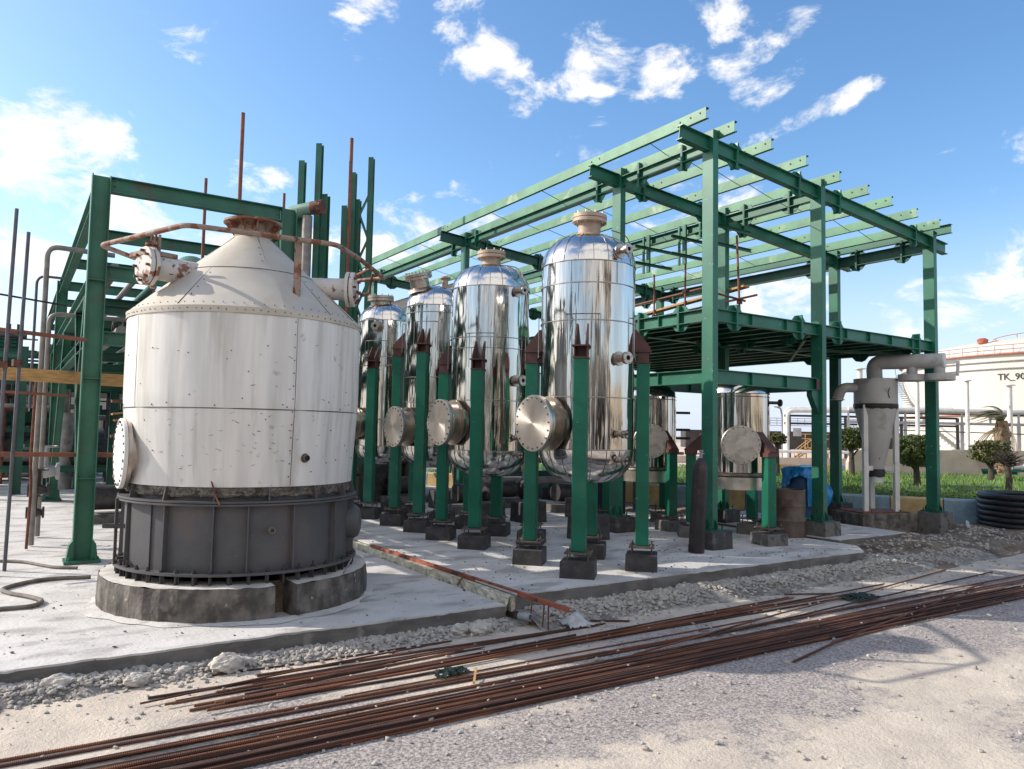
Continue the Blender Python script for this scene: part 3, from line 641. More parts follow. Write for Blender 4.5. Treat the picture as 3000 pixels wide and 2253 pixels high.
for i, x in enumerate(PX):
    b = MB(); z = rtop(x) + .105
    b.chan((x, 8.42, z), (x, 24.0, z), .19, .07, .006, flip=1, lip=.018)
    p = b.build('purlin', 'purlin', SF)
    b = MB()
    for y in RY:                                        # cleats under the purlin and bolt pairs
        b.poly([(x + .012, y - .10, z - .105), (x + .012, y + .10, z - .105), (x + .012, y + .05, z + .05), (x + .012, y - .05, z + .05)], .01, (1, 0, 0))
        for dy in (-.12, .12): b.tube([(x - .012, y + dy, z + .02), (x + .02, y + dy, z + .02)], .016, 6)
    b.tube([(x - .012, 8.55, z + .03), (x + .02, 8.55, z + .03)], .016, 6)
    b.build('cleat', 'darksteel', p)
b = MB(); x = 17.12; b.ibeam((x, 8.40, rtop(x) + .10), (x, 24.0, rtop(x) + .10), .2, .12, .01, .008); b.build('eave_beam', 'green', SF)
for x in RX:                                            # beams along the column lines, just under the rafters
    for y0, y1 in zip(RY[:-1], RY[1:]):
        dz = -.16 if x < 16 else -.22; h = .20 if x < 16 else .26
        b = MB(); z = rtop(x) + dz
        b.ibeam((x, y0 + .125, z), (x, y1 - .125, z), h, .13, .012, .009)
        for yy in (y0 + .62, y1 - .62): endplates(b, (x, yy, z), (0, 1, 0), h, .14, .13)
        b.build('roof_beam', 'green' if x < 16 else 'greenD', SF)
for y in (9.9, 13.3, 15.4, 19.3, 21.6):                # sag rods threading the purlins
    for x0, x1 in zip(PX[:-1], PX[1:]):
        b = MB(); b.tube([(x0, y, rtop(x0) + .13), (x1, y + .12, rtop(x1) + .08)], .007, 5); b.build('sag_rod', 'darksteel', SF)
# the upper floor: edge beams, joists, deck
ZF = 4.27
def fbeam(p0, p1, h=.22, name='floor_beam', m='green', spl=(.55,)):
    b = MB(); p0 = Vector(p0); p1 = Vector(p1); d = (p1 - p0).normalized()
    b.ibeam(p0, p1, h, .14, .013, .010)
    for t in spl:
        for q in (p0 + d * t, p1 - d * t): endplates(b, q, d, h, .16, .12)
    L = (p1 - p0).length; n = int(L / .75); s = d.cross(Vector((0, 0, 1)))
    for i in range(1, n): b.poly([p0 + d * (L * i / n) + s * a * .06 + Vector((0, 0, z)) for a, z in ((-1, -h * .46), (1, -h * .46), (1, h * .46), (-1, h * .46))], .01, d)
    return b.build(name, m, SF)
zc = ZF - .11
for y in RY[:3]:
    fbeam((RX[0] + .066, y, zc), (RX[1] - .066, y, zc)); fbeam((RX[1] + .066, y, zc), (RX[2] - .066, y, zc))
for x in RX:
    fbeam((x, RY[0] + .126, zc), (x, RY[1] - .126, zc)); fbeam((x, RY[1] + .126, zc), (x, RY[2] - .126, zc))
xs = [10.35 + .54 * i for i in range(12)]
for x in xs:
    if min(abs(x - q) for q in RX) < .12: continue
    b = MB(); b.ibeam((x, RY[0] + .08, zc - .01), (x, RY[2] - .08, zc - .01), .18, .09, .009, .007); b.build('joist', 'greenD', SF)
b = MB(); b.box(((RX[0] + RX[2]) / 2, (RY[0] + RY[2]) / 2, zc + .094), (RX[2] - RX[0] - .16, RY[2] - RY[0] - .16, .006)); b.build('floor_deck', 'darksteel', SF)
for (a, c) in (((10.1, 9.2, zc - .15), (12.6, 11.0, zc - .15)), ((13.0, 9.2, zc - .15), (16.6, 12.2, zc - .15)), ((12.75, 11.1, zc - .16), (16.7, 9.3, zc - .16))):
    b = MB(); b.rect(a, c, .05, .05); b.build('floor_brace', 'greenD', SF)
# lower beams between the first bays
fbeam((RX[0] + .066, RY[0], 3.10), (RX[1] - .066, RY[0], 3.10), .24, 'lower_beam', spl=())
fbeam((RX[0], RY[0] + .126, 3.10), (RX[0], RY[1] - .126, 3.10), .24, 'lower_beam', spl=())
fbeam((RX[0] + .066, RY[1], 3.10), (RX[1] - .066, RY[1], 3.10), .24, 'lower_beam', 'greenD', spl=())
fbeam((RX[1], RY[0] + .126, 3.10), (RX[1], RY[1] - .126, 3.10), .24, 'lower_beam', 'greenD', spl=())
b = MB(); b.poly([(12.90, 8.88, 2.97), (12.68, 8.88, 2.97), (12.68, 8.88, 2.88), (12.88, 8.88, 2.55), (12.91, 8.88, 2.55)], .12, (0, 1, 0)); b.build('gusset', 'greenD', SF)
b = MB(); b.box((12.84, 8.80, 3.10), (.10, .012, .20)); b.build('primer_patch', 'primer', SF)
# hangers under the middle roof beam
for y in (12.35, 13.55, 11.12):
    zt = rtop(12.98) - .02; b = MB()
    zz = 6.05
    if y > 11.5:
        b.box((12.88, y - .05, (zt + zz) / 2), (.05, .10, zt - zz)); b.box((12.88, y + .12, (zt + zz) / 2), (.04, .05, zt - zz))
    for z in (6.22, 6.62):
        b.chan((12.38, y - .1, z), (13.63, y - .1, z), .07, .05, .008)
    b.build('hanger', 'green', SF)

# ------------------------------------------------------------------ column pedestals
def pedestal(x, y, w, d, h, rz, lab, grp, m='ped', z=ZS, tilt=True, name='concrete_pedestal'):
    b = MB(); b.box((x, y, z + h / 2 - .02), (w, d, h + .04), rz, taper=.97)
    o = b.build(name, m, origin=(x, y, z), bevel=.014)
    for v in o.data.vertices:
        v.co += Vector((random.gauss(0, .004), random.gauss(0, .004), random.gauss(0, .003)))
    return tag(o, lab, 'pedestal', grp)
GP = 'pedestals under the building columns'
xn = {9.92: 'left', 12.98: 'middle', 17.12: 'right'}; yn = {8.88: 'front', 11.25: 'second', 17.4: 'third', 23.5: 'rear'}
for y in RY:
    for x in RX:
        w = .50 if x < 16 else .55
        pedestal(x + .02, y - .02, w, .52, ped_h if x < 16 else ped_h + .15, 0, f'grey concrete pedestal under the {xn[x]} column of the {yn[y]} row of the frame', GP, 'ped' if (x < 12 or y > 9) else 'pedg', z=ZS if x < 16 else .05)
        if abs(x - 9.92) < .1 and abs(y - 11.25) < .1:
            pedestal(x + .02, y - .02, .58, .60, .17, 0, 'wider dark lower footing step under the left column of the second row', GP)

# ------------------------------------------------------------------ scaffold on the upper floor
def pole(p0, p1, lab, grp, r=.024, m='rustpole', name='scaffold_tube', clamps=()):
    b = MB(); b.tube([p0, p1], r, 10)
    o = b.build(name, m, origin=p0)
    for c in clamps:
        k = MB(); k.box(c, (.09, .09, .09), .4); k.bolts(c, (0, 0, 1), .055, .012, .10, 3); k.build('clamp', 'rust', o)
    return tag(o, lab, 'scaffold tube', grp)
G = 'scaffold tubes on the upper floor'
pole((13.0, 13.4, ZF), (13.0, 13.42, 6.0), 'upright scaffold tube on the upper floor nearest the tallest vessel dome', G, clamps=((13.0, 13.4, 4.95),))
pole((13.0, 12.4, ZF), (13.0, 12.38, 6.5), 'upright scaffold tube on the upper floor under the cross armed hanger', G, clamps=((13.0, 12.4, 5.45),))
pole((13.0, 10.78, ZF), (13.0, 10.88, 6.45), 'leaning scaffold tube on the upper floor right of the front column', G, clamps=((13.0, 10.8, 4.98),))
pole((13.06, 14.6, 5.32), (13.06, 11.88, 5.45), 'upper horizontal rusty scaffold tube passing behind the hanger', G)
pole((12.94, 13.2, 4.92), (12.94, 10.3, 5.05), 'lower reddish scaffold tube sticking out right of the front column', G)
pole((12.2, 13.45, 4.92), (13.6, 13.42, 4.9), 'short crosswise scaffold tube at the left upright on the floor', G)
pole((12.2, 10.85, 5.10), (13.2, 10.82, 5.02), 'short crosswise scaffold tube by the leaning upright', G)
b = MB(); b.rect((13.12, 14.5, 5.02), (13.12, 10.72, 5.32), .20, .045); tag(b.build('scaffold_plank', 'wood', origin=(13.1, 12, 5)), 'pale timber scaffold plank sloping across the upper floor', 'plank')

# ------------------------------------------------------------------ polished stainless vessels
def wavy(seed, amp=.004):
    r = random.Random(seed); ks = [(r.randint(3, 26), r.uniform(0, 6), r.uniform(.3, 2.6), r.uniform(0, 6), r.uniform(.4, 1)) for _ in range(10)]
    def f(t, z): return amp * sum(a * math.sin(k * t + p + .35 * math.sin(z * w)) * (.6 + .4 * math.sin(z * w + q)) / (1 + k * .12) for k, p, w, q, a in ks)
    return f
def dir2(deg): a = R_(deg); return Vector((math.cos(a), math.sin(a), 0))
def side_nozzle(V, cx, cy, r, deg, z, L=.15, rn=.04, rf=.068, collar=.09, wheel=False, name='side_nozzle'):
    d = dir2(deg); p = Vector((cx, cy, z)) + d * (r - .03)
    b = MB(); b.cyl(p, d, rn, L, 16); b.lathe([(collar, 0.03), (collar, .045), (rn, .045)], p, d, 20)
    o = b.build(name, 'neck', V)
    q = p + d * L
    b = MB(); b.lathe([(rn * .72, .0), (rf, 0), (rf, .022), (rn * .72, .022)], q, d, 22); b.lathe([(rf, -.03), (rf, -.008), (rn, -.008)], q, d, 22)
    b.bolts(q, d, rf * .8, .008, .07, 4, .4)
    b.build('flange', 'neck', o)
    b = MB(); b.lathe([(0, .004), (rn * .72, .004)], q, d, 14); b.build('bore', 'void', o)
    if wheel:
        w = MB(); u = Vector((0, 0, 1)); s = d.cross(u)
        wc = p + d * (L * .6) + u * .0
        w.tube([wc + d * .14 + (s * math.cos(t) + u * math.sin(t)) * .062 for t in np.linspace(0, 2 * PI, 20, endpoint=False)], .007, 6, closed=True)
        for k in range(4): w.tube([wc + d * .14, wc + d * .14 + (s * math.cos(k * PI / 2) + u * math.sin(k * PI / 2)) * .062], .005, 5)
        w.tube([wc, wc + d * .145], .012, 6)
        w.build('handwheel', 'darksteel', o)
    return o
def manhole(V, c, d, r=.39, depth=.26, rn=.30, face='brushed', nb=20, name='manhole'):
    c = Vector(c); d = Vector(d).normalized()
    b = MB(); b.lathe([(rn, -depth - .12), (rn, -.05)], c, d, 40); b.lathe([(rn, -.05), (r, -.05), (r, -.012), (rn, -.012)], c, d, 48)
    b.lathe([(rn, -depth), (r * .98, -depth), (r * .98, -depth + .03), (rn, -depth + .03)], c, d, 44)
    o = b.build(name, 'neck', V)
    b = MB(); b.lathe([(0, .035), (r * .985, .035), (r, .030), (r, -.006), (r * .97, -.008)], c, d, 56)
    cv = b.build('cover', face, o, origin=None)
    for i in range(nb):
        b = MB(); b.bolts(c + d * .03, d, r * .90, r * (.048 if i % 4 == 1 else .034), .035 if i % 4 == 1 else .028, 1, .1 + 2 * PI * i / nb, 8); b.build('bolt', 'boltsteel' if i % 4 == 1 else 'darksteel', o)
    return o
def top_nozzle(V, cx, cy, z0, z1, rn=.165, rf=.25, tilt=(0, 0, 1), m='topnoz'):
    c = Vector((cx, cy, z0)); d = Vector(tilt).normalized(); L = z1 - z0
    b = MB(); b.lathe([(rn * 1.45, -.03), (rn * 1.25, .02), (rn, .04), (rn, L - .09)], c, d, 32); b.lathe([(rn, L - .115), (rf, L - .115), (rf, L - .065), (rn, L - .065)], c, d, 40)
    o = b.build('top_nozzle', m, V)
    b = MB(); b.lathe([(0, L), (rf * .97, L), (rf, L - .006), (rf, L - .055), (rf * .9, L - .056)], c, d, 40); b.build('cover', m, o)
    b = MB(); b.bolts(c + d * (L - .05), d, rf * .87, .013, .17, 10); b.build('bolts', 'neck', o)
def vessel(lab, cx, cy, r, z0, z1, H, leg_z, dn, leg_r=.80, seams=(4.16, 3.64, 2.58), grp='polished steel vessels', gussets=True, topz=None, seed=1, legs=(225, 135, 315, 45), bright=True):
    V = thing('pressure_vessel', lab, 'vessel', (cx, cy, ZS), grp)
    zz = np.linspace(z0, z1, 30); b = MB()
    b.lathe([(r, z) for z in zz], (cx, cy, 0), (0, 0, 1), 144, rfun=wavy(seed)); b.build('shell', 'mirror', V, sharp=180)
    ng = 20
    for nm, zb, sg in (('top_head', z1, 1), ('bottom_head', z0, -1)):
        h = MB(); ts = [0, .22, .5, .82, 1.12, 1.36]
        pr = [(r * math.cos(t) ** .75 + .006, zb + sg * (H * math.sin(t))) for t in ts] + [(0.02, zb + sg * H * .995)]
        if sg < 0: pr = pr[::-1]
        h.lathe(pr, (cx, cy, 0), (0, 0, 1), ng * 3, rfun=lambda t, z: .004 * abs(math.sin(t * ng / 2)))
        o = h.build(nm, 'headclad', V, sharp=60)
        s = MB()
        for k in range(ng):
            a = 2 * PI * k / ng + .05
            s.tube([(cx + (q + .003) * math.cos(a), cy + (q + .003) * math.sin(a), z) for q, z in ([(r * math.cos(t) ** .75 + .006, zb + sg * H * math.sin(t)) for t in (0, .15, .3, .5, .7, .9, 1.12)])], .0055, 5)
        s.build('gore_seams', 'seamst', o)
    for z in (z0, z1) + tuple(seams):
        k = MB(); k.lathe([(r + .002, z - .009), (r + .013, z - .006), (r + .013, z + .006), (r + .002, z + .009)], (cx, cy, 0), (0, 0, 1), 96); k.build('seam_band', 'seamst', V)
    rr = random.Random(seed)
    for zlo, zhi in zip(sorted((z0, z1) + tuple(seams))[:-1], sorted((z0, z1) + tuple(seams))[1:]):
        for _ in range(5):
            a = rr.uniform(0, 2 * PI); k = MB(); k.tube([(cx + (r + .003) * math.cos(a), cy + (r + .003) * math.sin(a), z) for z in (zlo, zhi)], .0035, 4); k.build('sheet_joint', 'seamst', V)
    zp = ZS + .22
    for a in legs:
        d = dir2(a); p = Vector((cx, cy, 0)) + d * leg_r; rz = R_(a); s = Vector((-d.y, d.x, 0))
        b = MB(); b.box((p.x, p.y, (zp + .11 + leg_z - .18) / 2), (.18, .19, leg_z - .18 - zp - .11), rz); lg = b.build('leg', 'greenA', V, bevel=.008)
        b = MB(); b.box((p.x, p.y, zp + .095), (.35, .35, .020), rz)
        for e in ((1, 1), (1, -1), (-1, 1), (-1, -1)):
            q = p + d * e[0] * .135 + s * e[1] * .135; b.tube([(q.x, q.y, zp - .02), (q.x, q.y, zp + .155)], .010, 6, smooth=False)
            b.tube([(q.x, q.y, zp + .108), (q.x, q.y, zp + .124)], .018, 6, smooth=False)
        b.build('base_plate', 'plate', lg)
        b = MB(); zt = leg_z
        b.box((p.x, p.y, zt - .17), (.20, .21, .02), rz); b.box((p.x, p.y, zt - .01), (.23, .24, .02), rz)
        for e in (-1, 1): b.box(tuple(p + s * e * .085 + Vector((0, 0, zt - .09))), (.16, .016, .14), rz)
        b.box(tuple(p - d * .06 + Vector((0, 0, zt - .09))), (.016, .15, .14), rz)
        inn = leg_r - r + .01
        for e in (-1, 1):
            c = p + s * e * .075; b.poly([c + d * .10 + Vector((0, 0, zt)), c - d * inn + Vector((0, 0, zt)), c - d * inn + Vector((0, 0, zt + .31)), c - d * (inn - .03) + Vector((0, 0, zt + .31)), c + d * .10 + Vector((0, 0, zt + .05))], .02, s)
        b.build('bracket', 'primer', lg)
        k = MB(); c = Vector((cx, cy, 0)) + d * (r + .006)
        for e in (-1, 1):
            k.tube([c + s * e * .24 + Vector((0, 0, zt - .12)), c + s * e * .24 + Vector((0, 0, zt + .45))], .007, 5)
        k.tube([c - s * .24 + d * -.03 + Vector((0, 0, zt + .45)), c + Vector((0, 0, zt + .45)), c + s * .24 + d * -.03 + Vector((0, 0, zt + .45))], .007, 5)
        k.build('trim_frame', 'seamst', V)
        pos = {225: 'front', 135: 'left', 315: 'right', 45: 'rear'}[a]
        pedestal(p.x, p.y, .44, .46, .22, rz, f'black square pedestal under the {pos} leg of the {dn}', 'pedestals under the vessel legs')
    return V
cxA, cyA = 6.92, 8.50
V1 = vessel('largest and nearest polished vessel, at the right end of the front row', cxA, cyA, .675, 1.86, 4.47, .49, 3.27, 'nearest polished vessel', seed=3)
top_nozzle(V1, cxA, cyA, 4.95, 5.27, rn=.165, rf=.25, tilt=(.02, -.03, 1))
manhole(V1, (5.94, 8.42, 2.21), (-1, -.06, 0), r=.385)
for z, w, rn, rf in ((4.62, 0, .042, .07), (3.12, 0, .05, .085), (2.08, 1, .03, .055), (1.72, 1, .03, .055)): side_nozzle(V1, cxA, cyA, .675, 231 + 40, z, .19 if not w else .15, rn, rf, .10 if not w else .05, bool(w))
b = MB(); b.tube(bend([(7.05, 8.15, 5.0), (7.15, 7.93, 4.9), (7.2, 7.86, 4.6)], .1), .008, 6); b.build('wire', 'darksteel', V1)
V2 = vessel('second polished vessel from the right, its dome below the nearest one', 6.92, 11.2, .675, 1.76, 4.53, .46, 3.27, 'second polished vessel', seams=(3.66, 3.48, 2.60), seed=11)
top_nozzle(V2, 6.92, 11.2, 4.95, 5.24, rn=.165, rf=.25, tilt=(-.03, -.02, 1))
manhole(V2, (5.94, 11.13, 2.22), (-1, -.04, 0), r=.385)
for z, w, rn, rf in ((4.46, 0, .042, .075), (2.94, 0, .05, .088), (1.98, 1, .03, .055), (1.70, 1, .03, .055)): side_nozzle(V2, 6.92, 11.2, .675, 238 + 42, z, .19 if not w else .15, rn, rf, .10 if not w else .05, bool(w))
b = MB(); b.tube(bend([(7.02, 10.98, 4.98), (7.22, 10.75, 4.93), (7.27, 10.62, 4.55), (7.3, 10.55, 3.6), (7.32, 10.52, 2.2)], .15), .014, 6); b.build('tube', 'neck', V2)
V3 = vessel('third polished vessel from the right with a tilted domed hatch on top', 6.97, 13.35, .60, 1.78, 4.50, .44, 3.72, 'third polished vessel', leg_r=.76, seams=(4.36, 3.10, 2.62), seed=23)
top_nozzle(V3, 6.62, 13.35, 4.86, 5.18, rn=.19, rf=.27, tilt=(-.30, -.10, 1), m='neck')
manhole(V3, (6.06, 13.17, 2.14), (-1, -.05, 0), r=.385)
b = MB(); b.cyl((7.08, 13.2, 4.85), (0, 0, 1), .06, .30, 14); b.lathe([(.06, .22), (.11, .22), (.11, .25), (.06, .25)], (7.08, 13.2, 4.88), (0, 0, 1), 18); b.build('vent_nozzle', 'topnoz', V3)
V4 = vessel('leftmost polished vessel, partly behind the white conical tank', 6.93, 15.65, .60, 1.72, 4.46, .42, 3.55, 'leftmost polished vessel', leg_r=.74, seams=(3.66, 3.46, 2.30), seed=31)
top_nozzle(V4, 6.78, 15.65, 4.82, 5.06, rn=.2, rf=.29, tilt=(-.06, -.05, 1), m='neck')
manhole(V4, (6.0, 15.6, 2.2), (-1, -.05, 0), r=.36)
side_nozzle(V4, 6.93, 15.65, .60, 228, 4.30, .2, .05, .09, .13)
side_nozzle(V4, 6.93, 15.65, .60, 262, 2.45, .12, .03, .05, .06, True)
# two smaller vessels under the upper floor
def low_vessel(lab, cx, cy, r, dn, leg_a, md, mz=1.93, grp='small polished vessels under the floor', seed=5):
    V = thing('pressure_vessel', lab, 'vessel', (cx, cy, ZS), grp)
    b = MB(); b.lathe([(r, z) for z in np.linspace(1.42, 2.86, 16)], (cx, cy, 0), (0, 0, 1), 110, rfun=wavy(seed)); b.build('shell', 'mirror', V, sharp=180)
    for nm, pr in (('top_head', [(r + .006, 2.86), (r * .97, 2.96), (r * .8, 3.08), (r * .4, 3.17), (.02, 3.2)]), ('bottom_head', [(.02, 1.16), (r * .5, 1.18), (r * .85, 1.26), (r + .006, 1.42)])):
        b = MB(); b.lathe(pr, (cx, cy, 0), (0, 0, 1), 48); b.build(nm, 'headclad' if nm[0] == 't' else 'brushed2', V)
    for z in (1.42, 2.86, 2.80):
        k = MB(); k.lathe([(r, z - .008), (r + .012, z), (r, z + .008)], (cx, cy, 0), (0, 0, 1), 60); k.build('seam_band', 'seamst', V)
    k = MB(); k.lathe([(r * .7, 1.12), (r * 1.02, 1.12), (r * 1.02, 1.34), (r * .98, 1.34)], (cx, cy, 0), (0, 0, 1), 48); k.build('base_ring', 'brushed2', V)
    for a in leg_a:
        d = dir2(a); lr = r + .26; p = Vector((cx, cy, 0)) + d * lr; rz = R_(a); s = Vector((-d.y, d.x, 0)); zt = 1.80
        b = MB(); b.box((p.x, p.y, (ZS + .30 + zt - .08) / 2), (.17, .18, zt - .08 - ZS - .30), rz); lg = b.build('leg', 'greenA', V, bevel=.006)
        b = MB(); b.box((p.x, p.y, ZS + .285), (.36, .36, .022), rz)
        for e in ((1, 1), (1, -1), (-1, 1), (-1, -1)):
            q = p + d * e[0] * .14 + s * e[1] * .14; b.tube([(q.x, q.y, ZS + .18), (q.x, q.y, ZS + .37)], .011, 6, smooth=False)
        b.build('base_plate', 'plate', lg)
        b = MB(); b.box((p.x, p.y, zt - .04), (.21, .22, .08), rz)
        for e in (-1, 1):
            c = p + s * e * .08; b.poly([c + d * .12 + Vector((0, 0, zt)), c - d * .27 + Vector((0, 0, zt)), c - d * .27 + Vector((0, 0, zt + .36)), c - d * .22 + Vector((0, 0, zt + .30))], .02, s)
        c = p; b.poly([c + d * .12 - s * .08 + Vector((0, 0, zt + .01)), c + d * .12 + s * .08 + Vector((0, 0, zt + .01)), c - d * .24 + s * .08 + Vector((0, 0, zt + .36)), c - d * .24 - s * .08 + Vector((0, 0, zt + .36))], .014, d + Vector((0, 0, 1)))
        b.build('bracket', 'primer', lg)
        pos = {225: 'front', 135: 'left', 315: 'right', 45: 'rear', 260: 'front', 140: 'left', 20: 'rear'}[a]
        pedestal(p.x, p.y, .46, .46, .20, rz, f'rough grey pedestal under the {pos} leg of the {dn}', 'pedestals under the small vessels', 'pedg')
    manhole(V, Vector((cx, cy, mz)) + Vector(md).normalized() * (r + .12), md, .345, .08, .28, 'brushed2', 22)
    return V
V5 = low_vessel('small polished vessel under the floor, right of the front steel column', 11.32, 9.47, .58, 'right small vessel', (260, 140, 20), (-.70, -.71, 0), seed=41)
V6 = low_vessel('small polished vessel under the floor, half behind the nearest vessel leg', 11.12, 11.64, .58, 'half hidden small vessel', (260, 140, 20), (-.62, -.78, 0), mz=1.95, seed=47)
b = MB(); b.cyl((11.84, 9.2, 2.72), (.9, -.35, 0), .03, .28, 12); b.lathe([(.03, .26), (.07, .26), (.07, .29), (0, .29)], (11.84, 9.2, 2.72), (.9, -.35, 0), 16); b.build('side_nozzle', 'darksteel', V5)
b = MB(); b.cyl((11.90, 9.25, 1.5), (0, 0, 1), .022, 1.35, 8); b.build('level_pipe', 'darksteel', V5)

# ------------------------------------------------------------------ white conical tank on its round foundation
TX, TY = 2.37, 9.45
def tp(r, deg, z):
    """point on the tank: deg measured from the face turned to the road, positive to the right"""
    a = math.atan2(-TY, -TX) + R_(deg); return Vector((TX + r * math.cos(a), TY + r * math.sin(a), z))
def td(deg): a = math.atan2(-TY, -TX) + R_(deg); return Vector((math.cos(a), math.sin(a), 0))
# foundation with a notch
b = MB(); n0, n1 = 14.0, 23.0; vs = []; a0 = math.atan2(-TY, -TX)
angs = [n1 + (360 - (n1 - n0)) * i / 96 for i in range(97)]
rings = [(1.50, .06), (1.505, .2), (1.50, .34), (1.485, .445)]
k = len(rings); vs = []
for t in angs:
    for r, z in rings:
        j = 1 + .004 * math.sin(t * .9) + .003 * math.sin(t * .31 + z * 9); p = tp(r * j, t, z + (random.gauss(0, .005) if z > .4 else 0)); vs.append(p)
    vs.append(tp(1.18, t, .45)); vs.append(tp(1.18, t, .06))
k += 2
b.add(vs, [(i * k + c, i * k + c + 1, (i + 1) * k + c + 1, (i + 1) * k + c) for i in range(96) for c in range(3)])
o = [i * k + c for i in (0,) for c in range(k)]; b.f.append(tuple(o[::-1])); b.sm.append(False)
o = [96 * k + c for c in range(k)]; b.f.append(tuple(o)); b.sm.append(False)
F = b.build('round_foundation', 'found', origin=(TX, TY, .1)); tag(F, 'round stained concrete foundation with a notch, carrying the white conical tank', 'foundation')
b = MB(); vs2 = []
for t in angs: vs2 += [tp(1.4845, t, .4455 + random.gauss(0, .004)), tp(1.33, t, .452), tp(1.1, t, .452)]
b.add(vs2, [(i * 3 + c, i * 3 + c + 1, (i + 1) * 3 + c + 1, (i + 1) * 3 + c) for i in range(96) for c in range(2)]); b.build('dusty_top', 'foundtop', F)
b = MB(); b.lathe([(1.49, .125), (1.53, .118), (1.58, .108), (1.60, .102)], (TX, TY, 0), (0, 0, 1), 120, rfun=lambda t, z: (.135 - z) * 1.6 * (math.sin(7 * t) * math.sin(3 * t + 1) + .5 * math.sin(19 * t))); b.build('dust_fringe', 'slab', F, sharp=180)
b = MB(); b.lathe([(1.17, .08), (1.17, .44)], (TX, TY, 0), (0, 0, 1), 64); b.build('inner_grout', 'dirt', F)

T = thing('conical_tank', 'white weathered conical tank on a dark grey skirt, nearest the camera', 'tank', (TX, TY, .5))
b = MB(); b.lathe([(1.26, .555), (1.26, 1.28)], (TX, TY, 0), (0, 0, 1), 96); SK = b.build('skirt', 'skirt', T)
for d in (-62, -35, -12, 3, 24, 50, 76, 110, 150, 190, 230, 265):
    b = MB(); b.poly([tp(1.255, d, .575), tp(1.335, d, .575), tp(1.325, d, 1.262), tp(1.255, d, 1.262)], .014, td(d + 90)); b.build('stiffener', 'skirt', SK)
b = MB(); b.poly([tp(1.29, -60, .575), tp(1.27, -45, .575), tp(1.27, -45, 1.262), tp(1.29, -60, 1.262)], .012, td(-52)); b.build('doubler_plate', 'skirt', SK)
b = MB(); b.lathe([(1.18, .545), (1.365, .545), (1.365, .572), (1.18, .572)], (TX, TY, 0), (0, 0, 1), 96); b.build('base_ring', 'skirt', T)
b = MB(); b.lathe([(1.2, 1.262), (1.35, 1.262), (1.35, 1.282), (1.2, 1.282)], (TX, TY, 0), (0, 0, 1), 96); b.lathe([(1.2, 1.290), (1.345, 1.290), (1.345, 1.310), (1.2, 1.310)], (TX, TY, 0), (0, 0, 1), 96); b.build('skirt_flange', 'skirt', T)
for i in range(46):                                     # anchor bolts with packers
    d = -176 + 360 * i / 46 + random.gauss(0, .5); b = MB(); p = tp(1.325, d, .44); l = random.uniform(-.05, .0)
    b.tube([p, p + Vector((0, 0, .205 + l))], .013, 7, smooth=False); b.tube([tp(1.325, d, .572), tp(1.325, d, .592)], .024, 6, smooth=False)
    b.box(tuple(tp(1.30, d, .498)), (.05, .025, .092), random.uniform(0, 3)); b.build('anchor_bolt', 'darksteel', T)
def rbody(z): return 1.285 + .05 * min(1, max(0, (z - 1.48) / .9))
rr = random.Random(4)
dent = [(rr.uniform(0, 6.28), rr.uniform(1.6, 3.2), rr.uniform(.1, .25), rr.uniform(-.008, .006)) for _ in range(22)] + [(a0 - R_(52), 1.72, .10, -.03), (a0 - R_(48), 1.58, .07, .02)]
def rdent(t, z):
    s = .003 * math.sin(9 * t + 1) + .002 * math.sin(23 * t + z)
    for a, zz, w, h in dent:
        q = (t - a + PI) % (2 * PI) - PI
        if abs(q) < .5: s += h * math.exp(-(q * q * 1.7 + (z - zz) ** 2) / (w * w))
    return s
b = MB(); b.lathe([(rbody(z), z) for z in np.linspace(1.455, 3.29, 40)], (TX, TY, 0), (0, 0, 1), 160, rfun=rdent); SH = b.build('shell', 'tank', T, sharp=180)
b = MB(); b.lathe([(1.265, 1.47), (1.285, 1.456)], (TX, TY, 0), (0, 0, 1), 96); b.build('bottom_lip', 'tank', SH)
b = MB(); b.lathe([(1.24, 1.345), (1.268, 1.37), (1.252, 1.40), (1.272, 1.43), (1.26, 1.465)], (TX, TY, 0), (0, 0, 1), 200, rfun=lambda t, z: .02 * math.sin(31 * t) * math.sin(z * 90) + .012 * math.sin(77 * t + z * 60)); b.build('insulation', 'wool', T, sharp=180)
b = MB(); b.lathe([(1.22, 1.31), (1.22, 1.47)], (TX, TY, 0), (0, 0, 1), 64); b.build('inner_shell', 'skirt', T)
for d in range(-84, 280, 24):
    b = MB(); b.poly([tp(1.22, d, 1.31), tp(1.33, d, 1.31), tp(1.29, d, 1.455), tp(1.22, d, 1.455)], .012, td(d + 90)); b.build('flange_gusset', 'skirt', T)
b = MB()
for z in (2.28,): b.lathe([(rbody(z) + .002, z - .006), (rbody(z) + .0075, z), (rbody(z) + .002, z + .006)], (TX, TY, 0), (0, 0, 1), 120)
for d in (-58, 22, 26.5 + 40, 120, 200):
    z0_, z1_ = (1.49, 2.28) if d in (22,) else (2.28, 3.28)
    if d == 22: b.tube([tp(rbody(z) + .003, d, z) for z in np.linspace(1.46, 3.28, 12)], .0035, 4)
    else: b.tube([tp(rbody(z) + .003, d, z) for z in np.linspace(z0_, z1_, 8)], .0035, 4)
merge(SH, b.build('seams', 'seam', SH))
b = MB()
for z in np.arange(1.56, 3.25, .14): b.tube([tp(rbody(z), 21, z), tp(rbody(z) + .006, 21, z)], .008, 6)
for i in range(52):
    d = -90 + 3.5 * i + rr.uniform(-.6, .6); b.tube([tp(1.345, d, 3.325 + rr.uniform(-.012, .012)), tp(1.353, d, 3.325)], .0055, 6)
    if i % 9 == 4: b.tube([tp(rbody(2.3), d, 2.31), tp(rbody(2.3) + .008, d, 2.31)], .008, 6)
